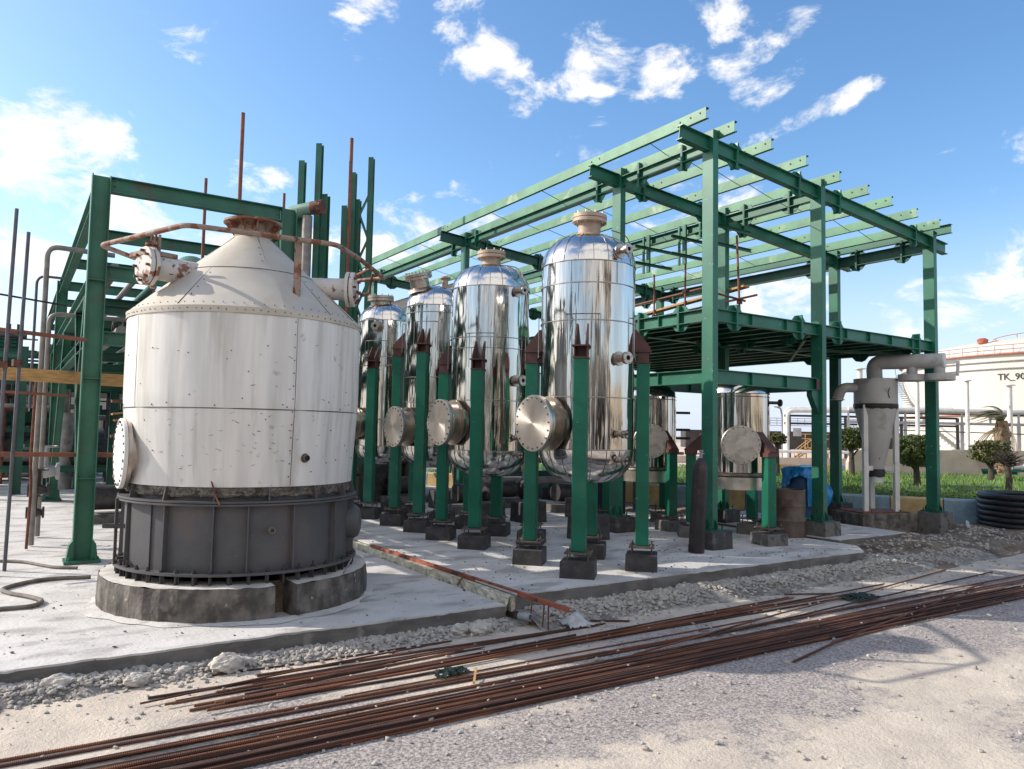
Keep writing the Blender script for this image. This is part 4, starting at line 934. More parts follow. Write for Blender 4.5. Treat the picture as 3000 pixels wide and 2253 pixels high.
for _ in range(26):
    d = rr.uniform(-70, 75); z = rr.uniform(1.6, 3.1); b.tube([tp(rbody(z), d, z), tp(rbody(z) + .007, d, z)], .007, 6)
merge(SH, b.build('rivets', 'rivet', SH))
b = MB()
for _ in range(75):                                    # scratches and scuffs knocked into the cladding
    d = rr.gauss(5, 26); z = rr.uniform(1.62, 2.25) if rr.random() < .85 else rr.uniform(2.3, 3.1); L = rr.uniform(.005, .026); a = rr.uniform(-.5, .5); q = tp(rbody(z) + .002, d, z); t = td(d + 90)
    b.tube([q - t * L * math.cos(a) - Vector((0, 0, L * math.sin(a))), q + t * L * math.cos(a) + Vector((0, 0, L * math.sin(a)))], rr.uniform(.001, .0028), 4)
merge(SH, b.build('scratches', 'rivet', SH))
# cone roof
CR = [(1.345, 3.29), (1.35, 3.36), (1.335, 3.366), (.78, 3.885), (.778, 3.890), (.21, 4.40)]
b = MB(); b.lathe(CR[:2], (TX, TY, 0), (0, 0, 1), 120); b.lathe(CR[1:4], (TX, TY, 0), (0, 0, 1), 120); b.lathe(CR[3:], (TX, TY, 0), (0, 0, 1), 120); CN = b.build('cone_roof', 'tankcone', T, sharp=25)
b = MB()
def rc(z): return 1.335 - (1.335 - .21) * (z - 3.366) / (4.40 - 3.366)
for d in (-78, -33, 41, 62, 130, 190, 240): b.tube([tp(rc(z) + .004, d, z) for z in np.linspace(3.38, 3.88, 6)], .005, 4)
for d in (-62, 14, 76, 160): b.tube([tp(rc(z) + .004, d, z) for z in np.linspace(3.9, 4.38, 6)], .005, 4)
b.lathe([(.782, 3.884), (.785, 3.889), (.776, 3.894)], (TX, TY, 0), (0, 0, 1), 80)
merge(CN, b.build('seams', 'seam', CN))
b = MB()
for i in range(40):
    d = -90 + i * 4.6; b.tube([tp(1.30, d, 3.40), tp(1.305, d, 3.408)], .0045, 5)
for z, d in [(3.5 + .1 * i, -30) for i in range(4)] + [(3.5 + .1 * i, 44) for i in range(4)] + [(4.0 + .1 * i, 10) for i in range(3)]: b.tube([tp(rc(z), d, z), tp(rc(z) + .008, d, z + .008)], .007, 5)
merge(CN, b.build('rivets', 'rivet', CN))
# neck and flared flange
b = MB(); b.lathe([(.215, 4.36), (.205, 4.60)], (TX, TY, 0), (0, 0, 1), 40); NK = b.build('neck', 'ringrail', T)
b = MB(); b.lathe([(.2, 4.575), (.345, 4.575), (.345, 4.600), (.2, 4.600), (.0, 4.598)], (TX, TY, 0), (0, 0, 1), 48); b.build('flange', 'ringrail', NK)
for d in range(-170, 190, 36):
    b = MB(); b.poly([tp(.20, d, 4.40), tp(.335, d, 4.575), tp(.20, d, 4.575)], .012, td(d + 90)); b.build('gusset', 'ringrail', NK)
# manhole on the left side
mh = manhole(T, tp(1.345, -70, 1.775), td(-74), r=.385, depth=.04, rn=.30, face='white', nb=24)
# nozzles on the cone
for dg, z, rl in ((-60, 3.84, 1.30), (72, 3.80, 1.28)):
    d = td(dg); b = MB(); c0 = tp(.70, dg, z); b.cyl(c0, d, .135, rl - .70 - .05, 24); o = b.build('nozzle', 'nozpaint', T)
    q = tp(rl, dg, z); b = MB(); b.lathe([(.135, -.10), (.215, -.10), (.215, -.06), (.0, -.06)], q, d, 32); b.lathe([(.0, 0), (.205, 0), (.212, -.006), (.212, -.045), (.15, -.05)], q, d, 36); b.build('cover', 'nozpaint', o)
    b = MB(); b.bolts(q - d * .02, d, .165, .016, .12, 8, .2); b.build('bolts', 'rust', o)
# ring pipe, its post and feeds
ring = [(1.20, 10.55, 4.2), (.78, 10.05, 4.2), (1.42, 8.45, 4.2), (1.62, 8.42, 4.2), (3.02, 8.28, 4.2), (3.55, 8.85, 4.2), (4.22, 9.70, 4.2)]
b = MB(); b.tube(bend(ring, .10, 5), .030, 12); b.tube([(4.24, 9.72, 4.2), (3.72, 10.75, 4.2), (3.45, 11.0, 4.2)], .028, 12); RP = b.build('ring_pipe', 'ringrail', T)
b = MB(); b.chan((2.60, 8.37, 3.36), (2.60, 8.37, 4.24), .075, .04, .012, up=(.8, -.5, 0)); b.build('ring_post', 'ringrail', T)
b = MB(); b.poly([tp(1.30, -56, 3.99), tp(1.36, -72, 3.99), tp(.95, -72, 3.99), tp(.95, -56, 3.99)], .05, (0, 0, 1)); b.rect(tp(1.15, -64, 3.62), tp(1.15, -64, 3.98), .07, .05, (1, 0, 0)); b.build('valve_bracket', 'ringrail', T)
b = MB(); p = tp(1.18, -64, 4.02)
b.tube([p, p + Vector((0, 0, .06))], .07, 12); b.tube([p + Vector((0, 0, .075)), p + Vector((0, 0, .10))], .07, 12); b.bolts(p + Vector((0, 0, .05)), (0, 0, 1), .055, .012, .15, 4)
b.tube([p + Vector((0, 0, .1)), p + Vector((0, 0, .22))], .016, 8); b.tube([p + Vector((.07, -.05, 0)), p + Vector((.07, -.05, .2))], .016, 8)
b.tube(bend([p, p + Vector((0, -.02, -.30)), tp(1.36, -62, 3.74), tp(1.33, -55, 3.70)], .08), .018, 8)
b.build('drain_valve', 'ringrail', T)
b = MB(); p = Vector((4.0, 9.55, 4.2)); b.tube([Vector((3.85, 9.25, 4.2)), Vector((3.86, 10.3, 4.19))], .02, 8); b.tube(bend([p, p + Vector((0, .1, -.25)), tp(1.38, 70, 3.72), tp(1.30, 72, 3.78)], .1), .018, 8); b.build('feed_pipe', 'rust', T)
# small details on shell and skirt
b = MB(); p = tp(rbody(1.75) - .02, 29, 1.76); b.cyl(p, td(29), .036, .07, 14); b.lathe([(.052, .018), (.052, .026), (.036, .026)], p, td(29), 18); o = b.build('capped_hole', 'drum', SH)
b = MB(); b.lathe([(0, .071), (.03, .071)], p, td(29), 12); b.build('bore', 'void', o)
p = tp(1.255, 13.5, 1.0); b = MB(); b.lathe([(.026, 0), (.034, 0), (.034, .085), (.026, .085), (.026, .04), (0, .04)], p, td(13.5), 16); b.build('drain_stub', 'lagging', SK)
b = MB(); b.tube(bend([tp(1.28, -14, 1.52), tp(1.34, -11, 1.36), tp(1.37, -9, 1.28)], .03), .009, 6); b.build('loose_wire', 'rust', T)
b = MB(); p = tp(1.2, 80, .95); b.lathe([(.205, 0), (.205, .14), (.17, .19), (.10, .215), (0, .225)], p, td(80), 32); b.build('end_cap', 'skirt', SK)
b = MB(); b.rect(tp(1.36, -72, .57), tp(1.36, -72, 1.28), .05, .03, (1, 0, 0)); b.rect(tp(1.25, -68, .98), tp(1.48, -74, .98), .045, .045); b.bolts(tp(1.34, -64, .66), td(-64), .04, .018, .08, 3); b.build('side_bracket', 'darksteel', T)
b = MB(); b.tube([tp(1.40, 62, .56), tp(1.46, 50, .46)], .01, 6); b.build('loose_rod', 'galv', T)

# ------------------------------------------------------------------ pipe rack and plant at left
RK = thing('pipe_rack', 'green steel pipe rack portal frame running back at left behind the conical tank', 'pipe rack', (.93, 12.6, .1))
def col_i(x, y, z0, z1, m='greenB', par=RK, h=.25, name='column', base=True):
    b = MB(); b.ibeam((x, y, z0 + .03), (x, y, z1), h, .20, .016, .012, up=(1, 0, 0))
    for z in np.arange(1.3, z1 - .2, 1.45): b.box((x, y - .05, z), (h - .03, .09, .012)); b.box((x, y + .05, z), (h - .03, .09, .012))
    o = b.build(name, m, par)
    if base:
        b = MB(); b.box((x, y, z0 + .02), (.46, .42, .04))
        for s in (-1, 1): b.poly([(x + s * .126, y, z0 + .04), (x + s * .20, y, z0 + .04), (x + s * .17, y, z0 + .26), (x + s * .126, y, z0 + .32)], .2, (0, 1, 0))
        b.bolts((x, y, z0 + .06), (0, 0, 1), .24, .013, .08, 4, PI / 4); b.build('base_plate', m, o)
    return o
for y, xs in ((12.6, (.94, 3.73)), (22.7, (.94, 3.73)), (33.0, (.94, 3.73))):
    for x in xs: col_i(x, y, .1, 5.77)
def rbeam(p0, p1, h=.22, m='greenB', nm='beam', end=True):
    b = MB(); b.ibeam(p0, p1, h, .16, .014, .010)
    p0 = Vector(p0); p1 = Vector(p1); d = (p1 - p0).normalized(); s = d.cross(Vector((0, 0, 1)))
    if end:
        for q in (p0 + d * .05, p1 - d * .05):
            for z in np.linspace(-h * .35, h * .35, 3): b.tube([q + s * -.03 + Vector((0, 0, z)), q + s * .03 + Vector((0, 0, z))], .015, 6)
    return b.build(nm, m, RK)
for y in (12.6, 22.7, 33.0):
    rbeam((1.07, y, 5.655), (3.60, y, 5.655), .23); rbeam((1.07, y, 4.33), (3.60, y, 4.33), .21)
    rbeam((1.07, y, 3.35), (3.60, y, 3.35), .2)
for y in (16.1, 19.4, 26.0, 29.5):
    rbeam((1.02, y, 5.66), (3.65, y, 5.66), .21); rbeam((1.02, y, 4.36), (3.65, y, 4.36), .20); rbeam((1.02, y, 3.35), (3.65, y, 3.35), .18, 'greenD')
for y in (14.3, 17.7, 21.0): rbeam((1.02, y, 4.0), (3.65, y, 4.0), .16, 'greenD')
for x in (.94, 3.73):
    for y0, y1 in ((12.72, 22.58), (22.82, 32.9)):
        rbeam((x, y0, 5.58), (x, y1, 5.58), .30, end=False, nm='side_beam'); rbeam((x, y0, 4.20), (x, y1, 4.20), .26, end=False, nm='side_beam')
        rbeam((x, y0, 3.35), (x, y1, 3.35), .18, 'greenD', end=False, nm='side_beam')
        ym = (y0 + y1) / 2
        for a, c in (((x, y0 + .12, .3), (x, y0 + 2.9, 4.08)), ((x, y1 - .15, .4), (x, y1 - 3.4, 4.05)), ((x, y0 + .9, 4.1), (x, y0 + 1.75, 2.35))):
            b = MB(); b.chan(a, c, .15, .07, .01, up=(1, 0, 0)); b.chan(a, c, .15, .07, .01, up=(1, 0, 0), flip=-1); b.build('brace', 'greenB', RK)
b = MB(); b.poly([(3.66, 12.62, 5.45), (3.2, 12.9, 5.05), (3.25, 12.98, 5.05), (3.7, 12.72, 5.45)], .15, (0, .3, 1)); b.rect((3.0, 13.4, 4.9), (3.65, 12.7, 5.4), .16, .16); b.build('knee_brace', 'greenB', RK)
# pipes on the rack
def pipe(pts, r, m, lab, grp='pipes on the left pipe rack', R=.18, n=12, flanges=()):
    b = MB(); b.tube(bend(pts, R, 6) if len(pts) > 2 else pts, r, n); o = b.build('pipe', m, origin=pts[0])
    for p, d in flanges:
        k = MB(); k.lathe([(r, -.03), (r * 1.6, -.03), (r * 1.6, -.004), (r, -.004)], p, d, 18); k.lathe([(r, .004), (r * 1.6, .004), (r * 1.6, .03), (r, .03)], p, d, 18); k.build('flange', m, o)
    return tag(o, lab, 'pipe', grp)
cols = [('lagging', .09), ('galv', .05), ('greenD', .07), ('rust', .045), ('lagging', .12), ('darksteel', .06), ('galv', .08)]
names = {'lagging': 'grey lagged', 'galv': 'bare grey', 'greenD': 'dark green', 'rust': 'rusty brown', 'darksteel': 'black'}
for i, (m, r) in enumerate(cols):
    x = 1.25 + i * .36; pipe([(x, 13.4 + .6 * (i % 3), 4.46 + r), (x, 34, 4.46 + r)], r, m, f'{names[m]} pipe number {i + 1} from the left along the upper rack level')
    pipe([(x + .1, 13.0 + .8 * (i % 2), 3.44 + r), (x + .1, 34, 3.44 + r)], r * .9, m, f'{names[m]} pipe number {i + 1} from the left along the lower rack level')
pipe([(.36, 14.5, .12), (.36, 14.5, 5.0), (1.35, 14.6, 5.0)], .042, 'lagging', 'tall grey lagged vertical pipe left of the front rack column, elbowed at top')
pipe([(.47, 15.6, .12), (.47, 15.6, 4.02), (2.2, 15.6, 4.02)], .042, 'lagging', 'second lagged vertical pipe with a lower elbow behind the first')
pipe([(.30, 18.5, 2.4), (.30, 18.5, 5.15), (.8, 18.5, 5.15)], .028, 'darkpole', 'slim blue grey vertical pipe bent over near the top at left')
pipe([(.29, 14.1, .12), (.31, 14.1, 1.1), (.28, 14.1, 1.5), (.30, 14.1, 2.9)], .022, 'rust', 'rusty lagging stripped vertical pipe at the rack column foot')
pipe([(1.2, 20.5, 3.9), (2.0, 20.4, 3.6), (2.8, 20.4, 4.1), (3.4, 20.4, 3.9)], .05, 'galv', 'drooping pale flexible hose under the rack beams', R=.5)
pipe([(1.6, 15.0, 3.75), (2.3, 15.0, 3.62), (2.9, 15.0, 3.9)], .035, 'plastic', 'short white looping hose left of the conical tank rim', R=.3)
# drum with manway on the rack, beside the cone
D = thing('horizontal_drum', 'pale green horizontal drum with dished end sitting on the rack behind the cone', 'drum', (2.62, 14.9, 4.55), None)
d = Vector((-.25, -.97, 0)).normalized(); c = Vector((2.62, 14.75, 4.88))
b = MB(); b.lathe([(.0, .16), (.15, .14), (.27, .08), (.33, 0), (.33, -1.8), (0, -1.9)], c, d, 36); b.build('shell', 'pipegreen', D)
b = MB(); q = c + d * .13 + Vector((.14, 0, .04)); b.lathe([(.09, -.08), (.09, .02), (.12, .02), (.12, .05), (0, .05)], q, d, 22); b.build('manway', 'greenD', D)
b = MB(); b.box((2.62, 15.1, 4.5), (.5, .12, .12)); b.box((2.62, 16.0, 4.5), (.5, .12, .12)); b.build('saddle', 'greenD', D)
# rusty upright tubes
G = 'tall rusty upright tubes behind the conical tank'
def upright(x, y, z0, z1, lab, r=.035, m='rustpole', grp=G):
    b = MB(); b.tube([(x, y, z0), (x, y, z1)], r, 12); k = b.build('upright_tube', m, origin=(x, y, z0))
    b = MB(); b.tube([(x, y, z0), (x, y, z0 + .06)], r * 1.7, 12); b.build('socket', 'rust', k)
    return tag(k, lab, 'upright tube', grp)
upright(3.02, 13.0, .1, 7.40, 'tallest rusty upright tube rising above the neck of the cone', .033)
upright(2.60, 13.65, .1, 6.36, 'maroon upright tube left of the cone neck crossing the rack beam', .027)
upright(4.2, 14.5, .1, 6.62, 'short maroon upright tube just right of the rack beam end', .027)
upright(1.88, 13.8, .1, 5.35, 'thin maroon upright tube nearest the drum on the rack', .02)
upright(7.02, 18.4, .1, 9.62, 'tall rusty upright tube standing among the green columns', .048)
upright(7.6, 17.0, 3.2, 5.3, 'short rusty upright tube against the dark shed behind the vessels', .03)
# bare columns
G = 'bare green columns rising behind the conical tank'
def bare(x, y, z1, lab, h=.22, bw=.20, ang=0):
    d = Vector((math.cos(ang), math.sin(ang), 0)); b = MB(); b.ibeam((x, y, .1), (x, y, z1), h, bw, .018, .014, up=d)
    k = b.build('steel_column', 'greenB', origin=(x, y, .1)); b = MB(); b.box((x, y, .13), (.45, .45, .05)); b.build('base_plate', 'greenD', k)
    return tag(k, lab, 'steel column', G)
bare(5.95, 19, 8.95, 'bare green I column with open flanges, leftmost beside the capped pipe', .17, .15, .9)
bare(6.39, 19, 9.50, 'tallest bare green I column standing over the capped pipe', .18, .15, .9)
bare(6.70, 19.3, 8.28, 'bare green I column behind the capped pipe with clips on its edge', .24, .16, .9)
bare(7.10, 18.9, 7.95, 'shorter bare green column immediately left of the tall rusty tube', .2, .15, .9)
bare(7.32, 18.9, 8.9, 'bare green column close behind the tall rusty tube', .13, .12, .9)
LC = thing('laced_column', 'green laced twin column with zigzag bars, tallest at right of the group', 'laced column', (7.6, 19.1, .1))
b = MB(); b.ibeam((7.49, 19.0, .1), (7.49, 19.0, 8.22), .17, .14, .016, .012, up=(.6, .8, 0)); b.build('chord', 'greenB', LC)
b = MB(); b.ibeam((7.84, 19.0, .1), (7.84, 19.0, 9.45), .17, .14, .016, .012, up=(.6, .8, 0)); b.build('chord', 'greenB', LC)
for i, z in enumerate(np.arange(1.0, 8.0, .62)):
    b = MB(); a, c = (7.53, 7.79) if i % 2 else (7.79, 7.53); b.rect((a, 18.98, z), (c, 18.98, z + .62), .065, .02, (0, 1, 0)); b.build('lacing_bar', 'greenB', LC)
# capped big pipe on its grey riser
CP = thing('capped_pipe', 'fat green pipe end with rusty cap on a grey lagged riser', 'pipe', (6.1, 18.6, .1))
b = MB(); b.tube([(5.96, 18.5, .1), (5.96, 18.5, 7.4)], .125, 24); b.build('riser', 'lagging', CP)
d = Vector((.66, -.75, 0)); p = Vector((6.18, 18.25, 7.60)); b = MB(); b.tube(bend([p - d * 1.3 + Vector((0, 0, -.9)), p - d * 1.0 + Vector((0, 0, -.12)), p - d * .2], .4), .165, 24); b.build('barrel', 'pipegreen', CP)
b = MB(); b.tube([p - d * .2, p + d * .02], .17, 24); b.tube([p + d * .02, p + d * .08], .178, 24); b.bolts(p + d * .03, d, .18, .014, .10, 10); b.build('cap', 'rust', CP)
# dark corrugated shed behind the vessels
SHD = thing('corrugated_shed', 'dark corrugated canopy with sagging rusty sheets behind the left vessels', 'shed', (10.0, 20.0, .2))
b = MB(); n = 46; vs = []
for i in range(n):
    y = 18.2 + 5.2 * i / (n - 1)
    for x, z in ((8.7, 5.3), (9.8, 6.0), (11.2, 6.55)): vs.append((x, y, z + .035 * (i % 2) + .05 * math.sin(y * 2)))
b.add(vs, [(i * 3 + c, (i + 1) * 3 + c, (i + 1) * 3 + c + 1, i * 3 + c + 1) for i in range(n - 1) for c in range(2)]); b.build('roof_sheet', 'corr', SHD)
b = MB(); n = 40; vs = []
for i in range(n):
    y = 18.6 + 5.0 * i / (n - 1)
    for z in (.3, 3.0, 5.6): vs.append((9.4 + .03 * (i % 2), y, z))
b.add(vs, [(i * 3 + c, (i + 1) * 3 + c, (i + 1) * 3 + c + 1, i * 3 + c + 1) for i in range(n - 1) for c in range(2)]); b.build('wall_sheet', 'corr', SHD)
for y in (18.3, 20.8, 23.2):
    b = MB(); b.ibeam((9.1, y, .2), (9.1, y, 5.4), .2, .16); b.build('post', 'greenD', SHD)
# scaffold at far left
G = 'scaffold tubes at far left'
pole((-.14, 12.0, .1), (-.08, 12.0, 4.95), 'leftmost tall grey scaffold upright at the photo edge', G, m='darkpole', clamps=((-.14, 12.0, 2.85), (-.14, 12, 1.4)))
pole((.02, 12.3, .1), (.07, 12.3, 4.72), 'second tall grey scaffold upright beside the leftmost one', G, m='darkpole', clamps=((.02, 12.3, 2.9),))
pole((-1.2, 12.1, 3.38), (.85, 12.5, 3.30), 'rusty horizontal scaffold tube high between upright and rack column', G, r=.03)
pole((-1.2, 12.2, 3.90), (.62, 13.6, 3.92), 'thin dark horizontal tube above the rusty one at far left', G, r=.015, m='darksteel')
pole((-1.2, 12.6, 1.66), (1.75, 12.9, 1.62), 'lower rusty horizontal scaffold tube passing behind the front rack column', G, r=.035)
pole((-1.2, 12.7, 2.55), (.7, 13.0, 2.5), 'brown scaffold tube just under the timber plank at far left', G, r=.02)
for i, (x, y) in enumerate(((1.55, 13.3), (1.95, 13.5), (1.72, 14.6))):
    pole((x, y, .1), (x, y, 3.2), ('rust red scaffold upright left of the tank manhole', 'rust red scaffold upright behind the tank manhole', 'thin scaffold upright deeper behind the manhole')[i], G, clamps=((x, y, 1.7), (x, y, 2.4)))
pole((1.3, 13.3, 1.9), (2.2, 13.6, 2.05), 'short orange scaffold ledger by the manhole', G); pole((1.3, 13.4, 2.45), (2.3, 13.7, 2.5), 'upper short orange scaffold ledger by the manhole', G)
b = MB(); b.rect((-1.3, 13.2, 2.82), (1.78, 13.35, 2.77), .05, .19, (0, 0, 1)); tag(b.build('scaffold_plank', 'wood', origin=(.2, 13.2, 2.8)), 'long yellow timber plank on edge across the far left scaffold', 'plank')
for k, (a, c) in enumerate((((1.35, 13.8, 2.25), (2.3, 13.9, 2.42)), ((1.4, 13.9, 2.15), (2.25, 14.0, 2.27)))):
    b = MB(); b.rect(a, c, .16, .03); tag(b.build('scaffold_plank', 'wood', origin=a), ('upper', 'lower')[k] + ' short tilted plank stacked left of the tank behind the manhole', 'plank')
# equipment clutter between the rack legs and far behind
def valve(x, y, z, s, lab, m='darksteel'):
    V = thing('gate_valve', lab, 'valve', (x, y, z), 'valves in the plant behind')
    b = MB(); b.lathe([(.10 * s, -.22 * s), (.16 * s, -.22 * s), (.16 * s, -.17 * s), (.09 * s, -.15 * s), (.13 * s, 0), (.09 * s, .15 * s), (.16 * s, .17 * s), (.16 * s, .22 * s), (.1 * s, .22 * s)], (x, y, z), (1, 0, 0), 18); b.build('body', m, V)
    b = MB(); b.tube([(x, y, z), (x, y, z + .45 * s)], .05 * s, 10); b.build('bonnet', m, V)
    b = MB(); b.tube([(x + .18 * s * math.cos(t), y + .18 * s * math.sin(t), z + .46 * s) for t in np.linspace(0, 2 * PI, 18, endpoint=False)], .018 * s, 6, closed=True); b.tube([(x - .18 * s, y, z + .46 * s), (x + .18 * s, y, z + .46 * s)], .012 * s, 5); b.build('handwheel', m, V)
    return V
valve(1.75, 16.3, 3.9, 1.0, 'dark valve hanging between rack beams left of the cone'); valve(2.25, 16.3, 3.92, .9, 'second dark valve on the same rack level, right of the first')
valve(.42, 14.6, 1.0, .7, 'dark valve cluster at the foot of the lagged pipe'); valve(.40, 14.9, .6, .6, 'lower dark valve at the foot of the lagged pipe'); valve(.7, 20, 1.0, 1.2, 'grey valve far back between the rack legs', 'galv')
LD = thing('lamp_dome', 'grey bell shaped lamp hanging under the rack left of the tank', 'lamp', (2.0, 15.2, 2.85))
b = MB(); b.lathe([(.04, .45), (.06, .30), (.11, .18), (.17, .12), (.20, .05), (.20, .02), (.03, .0)], (2.0, 15.2, 2.75), (0, 0, 1), 24); b.build('shade', 'lagging', LD)
b = MB(); b.tube([(2.0, 15.2, 3.1), (2.0, 15.2, 3.35)], .02, 8); b.build('stem', 'darksteel', LD)
def skid(x, y, z, w, d, h, lab, m='darksteel', rz=0):
    S = thing('pump_skid', lab, 'pump', (x, y, z), 'pump skids in the shade')
    b = MB(); b.box((x, y, z + .09), (w, d, .18), rz); b.build('base', 'pedg', S)
    b = MB(); b.cyl((x - w * .35, y, z + .18 + h * .45), (1, 0, 0), h * .36, w * .4, 18); b.build('motor', m, S)
    b = MB(); b.lathe([(0, 0), (h * .3, 0), (h * .42, .06), (h * .42, .16), (h * .3, .22), (0, .22)], (x + w * .2, y, z + .18 + h * .42), (1, 0, 0), 22); b.build('volute', m, S)
    b = MB(); b.tube([(x + w * .3, y, z + .18 + h * .5), (x + w * .3, y, z + h * 1.9)], .05, 10); b.build('riser', 'lagging', S)
skid(1.9, 17.5, .1, 1.3, .6, .7, 'dark pump skid under the rack behind the front portal'); skid(2.9, 21.5, .1, 1.4, .7, .8, 'second dark pump skid deeper under the rack', 'greenD')
for i, (x, y) in enumerate(((9.0, 15.2), (10.6, 16.0), (8.6, 18.0), (12.0, 18.6), (11.4, 14.6))):
    skid(x, y, .2, 1.3, .6, .6, ('pump skid in the shade behind the second vessel', 'pump skid in the shade under the floor, left part', 'pump skid in the shade before the corrugated shed', 'pump skid in the shade furthest back under the floor', 'pump skid in the shade near the half hidden small vessel')[i])
G = 'low pedestals in the shaded plant'
for i, (x, y) in enumerate(((8.3, 13.4), (8.7, 10.6), (9.2, 13.2), (8.9, 16.4), (10.8, 13.4))):
    pedestal(x, y, .6, .5, .42, 0, ('stray dark pedestal right of the third vessel', 'stray dark pedestal right of the second vessel legs', 'stray dark pedestal in line with the second frame column', 'stray dark pedestal in front of the shed', 'stray dark pedestal behind the half hidden small vessel')[i], G)
# dark blue box with hand painted lettering
BX = thing('steel_box', 'dark blue steel box with white hand painted lettering behind the right vessel leg', 'box', (10.95, 12.9, .2))
b = MB(); b.box((10.95, 12.9, .72), (.95, .7, 1.0), -.55); b.build('body', 'bluebox', BX, bevel=.02)
def bq(u, v): return Vector((10.95, 12.9, .72)) + Matrix.Rotation(-.55, 3, 'Z') @ Vector((u, -.358, v))
b = MB(); b.tube(bend([bq(.17, .12), bq(.24, .17), bq(.30, .12), bq(.22, .06), bq(.18, -.01), bq(.24, -.07), bq(.31, -.05)], .05), .012, 6); b.tube([bq(.235, -.13), bq(.25, -.13)], .016, 6)
b.tube(bend([bq(.11, .10), bq(.12, .02), bq(.06, -.05), bq(.02, -.04)], .04), .012, 6); b.build('lettering', 'textw', BX)
# block wall, windows and plant far behind, seen between the legs
W = thing('block_building', 'brown block building with dark windows far behind the rack at left', 'building', (-2, 42, .1))
b = MB(); b.box((-1.5, 42, 2.3), (18, 6, 4.6)); b.build('wall', 'brownwall', W)
for x in (-4, -1.5, .6, 2.6): 
    b = MB(); b.box((x, 38.96, 2.2), (1.1, .12, 1.4)); k = b.build('window', 'void', W)
    b = MB(); b.box((x, 38.9, 2.2), (.06, .08, 1.4)); b.box((x, 38.9, 2.2), (1.1, .08, .06)); b.build('frame', 'white', k)
W = thing('green_container', 'dark green corrugated container standing high at far left', 'container', (-1.5, 30, .1))
b = MB(); n = 50; vs = []
for i in range(n + 1):
    for x in (-6, .0): vs.append((x, 30 - .06 * (i % 4 in (1, 2)), 3.6 + 1.5 * i / n))
b.add(vs, [(i * 2, i * 2 + 1, i * 2 + 3, i * 2 + 2) for i in range(n)]); b.box((-3, 31.3, 4.35), (6, 2.4, 1.5)); b.build('body', 'greenD', W)
b = MB()
for x in (-5, -.3): b.box((x, 30.8, 1.85), (.2, .2, 3.5))
b.build('stand', 'greenD', W)
W = thing('plant_building', 'dim tan plant building seen between the vessel legs', 'building', (10, 38, .2))
b = MB(); b.box((9, 40, 1.6), (14, 4, 3.2)); b.build('wall', 'tanwall', W)
for x in (4, 6.2, 8.4, 10.6, 12.8):
    b = MB(); b.box((x, 37.95, 1.5), (1.2, .14, 1.7)); b.build('opening', 'void', W)
W = thing('process_unit', 'dense process unit of dark frames and pipes far behind the rack', 'process unit', (2.4, 27, .1))
rr = random.Random(9)
for i in range(26):
    b = MB(); x = rr.uniform(-2.5, 6.0); y = rr.uniform(24, 31); z = rr.uniform(.4, 4.0)
    if i % 3 == 0: b.tube([(x, y, .1), (x, y, z + 1.5)], rr.uniform(.05, .2), 12); b.build('riser', rr.choice(('lagging', 'darksteel', 'greenD', 'galv')), W)
    elif i % 3 == 1: b.tube([(x - 1.6, y, z), (x + 1.6, y, z)], rr.uniform(.04, .12), 10); b.build('header', rr.choice(('lagging', 'rust', 'darksteel', 'galv')), W)
    else: b.ibeam((x - 2, y, z), (x + 2, y, z), .2, .16); b.build('beam', rr.choice(('greenD', 'greenB')), W)
for x in (-2, .2, 2.5, 4.6):
    b = MB(); b.ibeam((x, 25, .1), (x, 25, 4.2), .22, .2, up=(1, 0, 0)); b.build('post', 'greenD', W)
for i, (x, y, r, h) in enumerate(((5.4, 23.5, .7, 3.0), (4.9, 20.5, .5, 2.4), (7.9, 22, .6, 2.6))):
    b = MB(); b.lathe([(0, h + .2), (r * .7, h + .12), (r, h), (r, .5), (r * .7, .35), (0, .3)], (x, y, .1), (0, 0, 1), 28); k = b.build('storage_vessel', 'lagging', origin=(x, y, .1)); tag(k, ('dull grey vessel deep behind the tank', 'smaller dull grey vessel right behind the tank', 'dull grey vessel behind the bare columns')[i], 'vessel')
    b = MB(); b.lathe([(r * .8, 0), (r * .8, .4)], (x, y, .1), (0, 0, 1), 20); b.build('skirt', 'darksteel', k)

# denser plant behind the rack and behind the vessels
PD = thing('process_unit', 'tangle of dark green frames, rusty tubes and lagged pipes beyond the left rack columns', 'process unit', (0, 19, .1)); rr = random.Random(21)
for i in range(96):
    b = MB(); x = rr.uniform(-1.6, 5.0); y = rr.uniform(28.5, 36); z = rr.uniform(.5, 5.2); t = i % 4
    if t == 0: b.tube([(x, y, .1), (x, y, z + .4)], rr.uniform(.03, .08), 10); b.build('riser', rr.choice(('lagging', 'darksteel', 'rust', 'greenD')), PD)
    elif t == 1: b.tube([(x - rr.uniform(.4, 1.5), y, z), (x + rr.uniform(.4, 1.5), y, z)], rr.uniform(.025, .09), 8); b.build('header', rr.choice(('lagging', 'rust', 'darksteel', 'greenD', 'darksteel')), PD)
    elif t == 2: b.ibeam((x - 1.5, y, z), (x + 1.5, y, z), .18, .14); b.build('beam', rr.choice(('greenD', 'greenB')), PD)
    else: b.tube(bend([(x, y, .1), (x, y, z), (x + rr.uniform(.3, .9), y, z), (x + rr.uniform(.3, .9), y, z - .5)], .15), rr.uniform(.03, .06), 8); b.build('pipe_loop', rr.choice(('lagging', 'galv', 'darksteel')), PD)
for x in (-1.2, .1, 1.6, 2.9):
    b = MB(); b.ibeam((x, 30.5, .1), (x, 30.5, 5.4), .2, .18, up=(1, 0, 0)); b.build('post', 'greenD', PD)
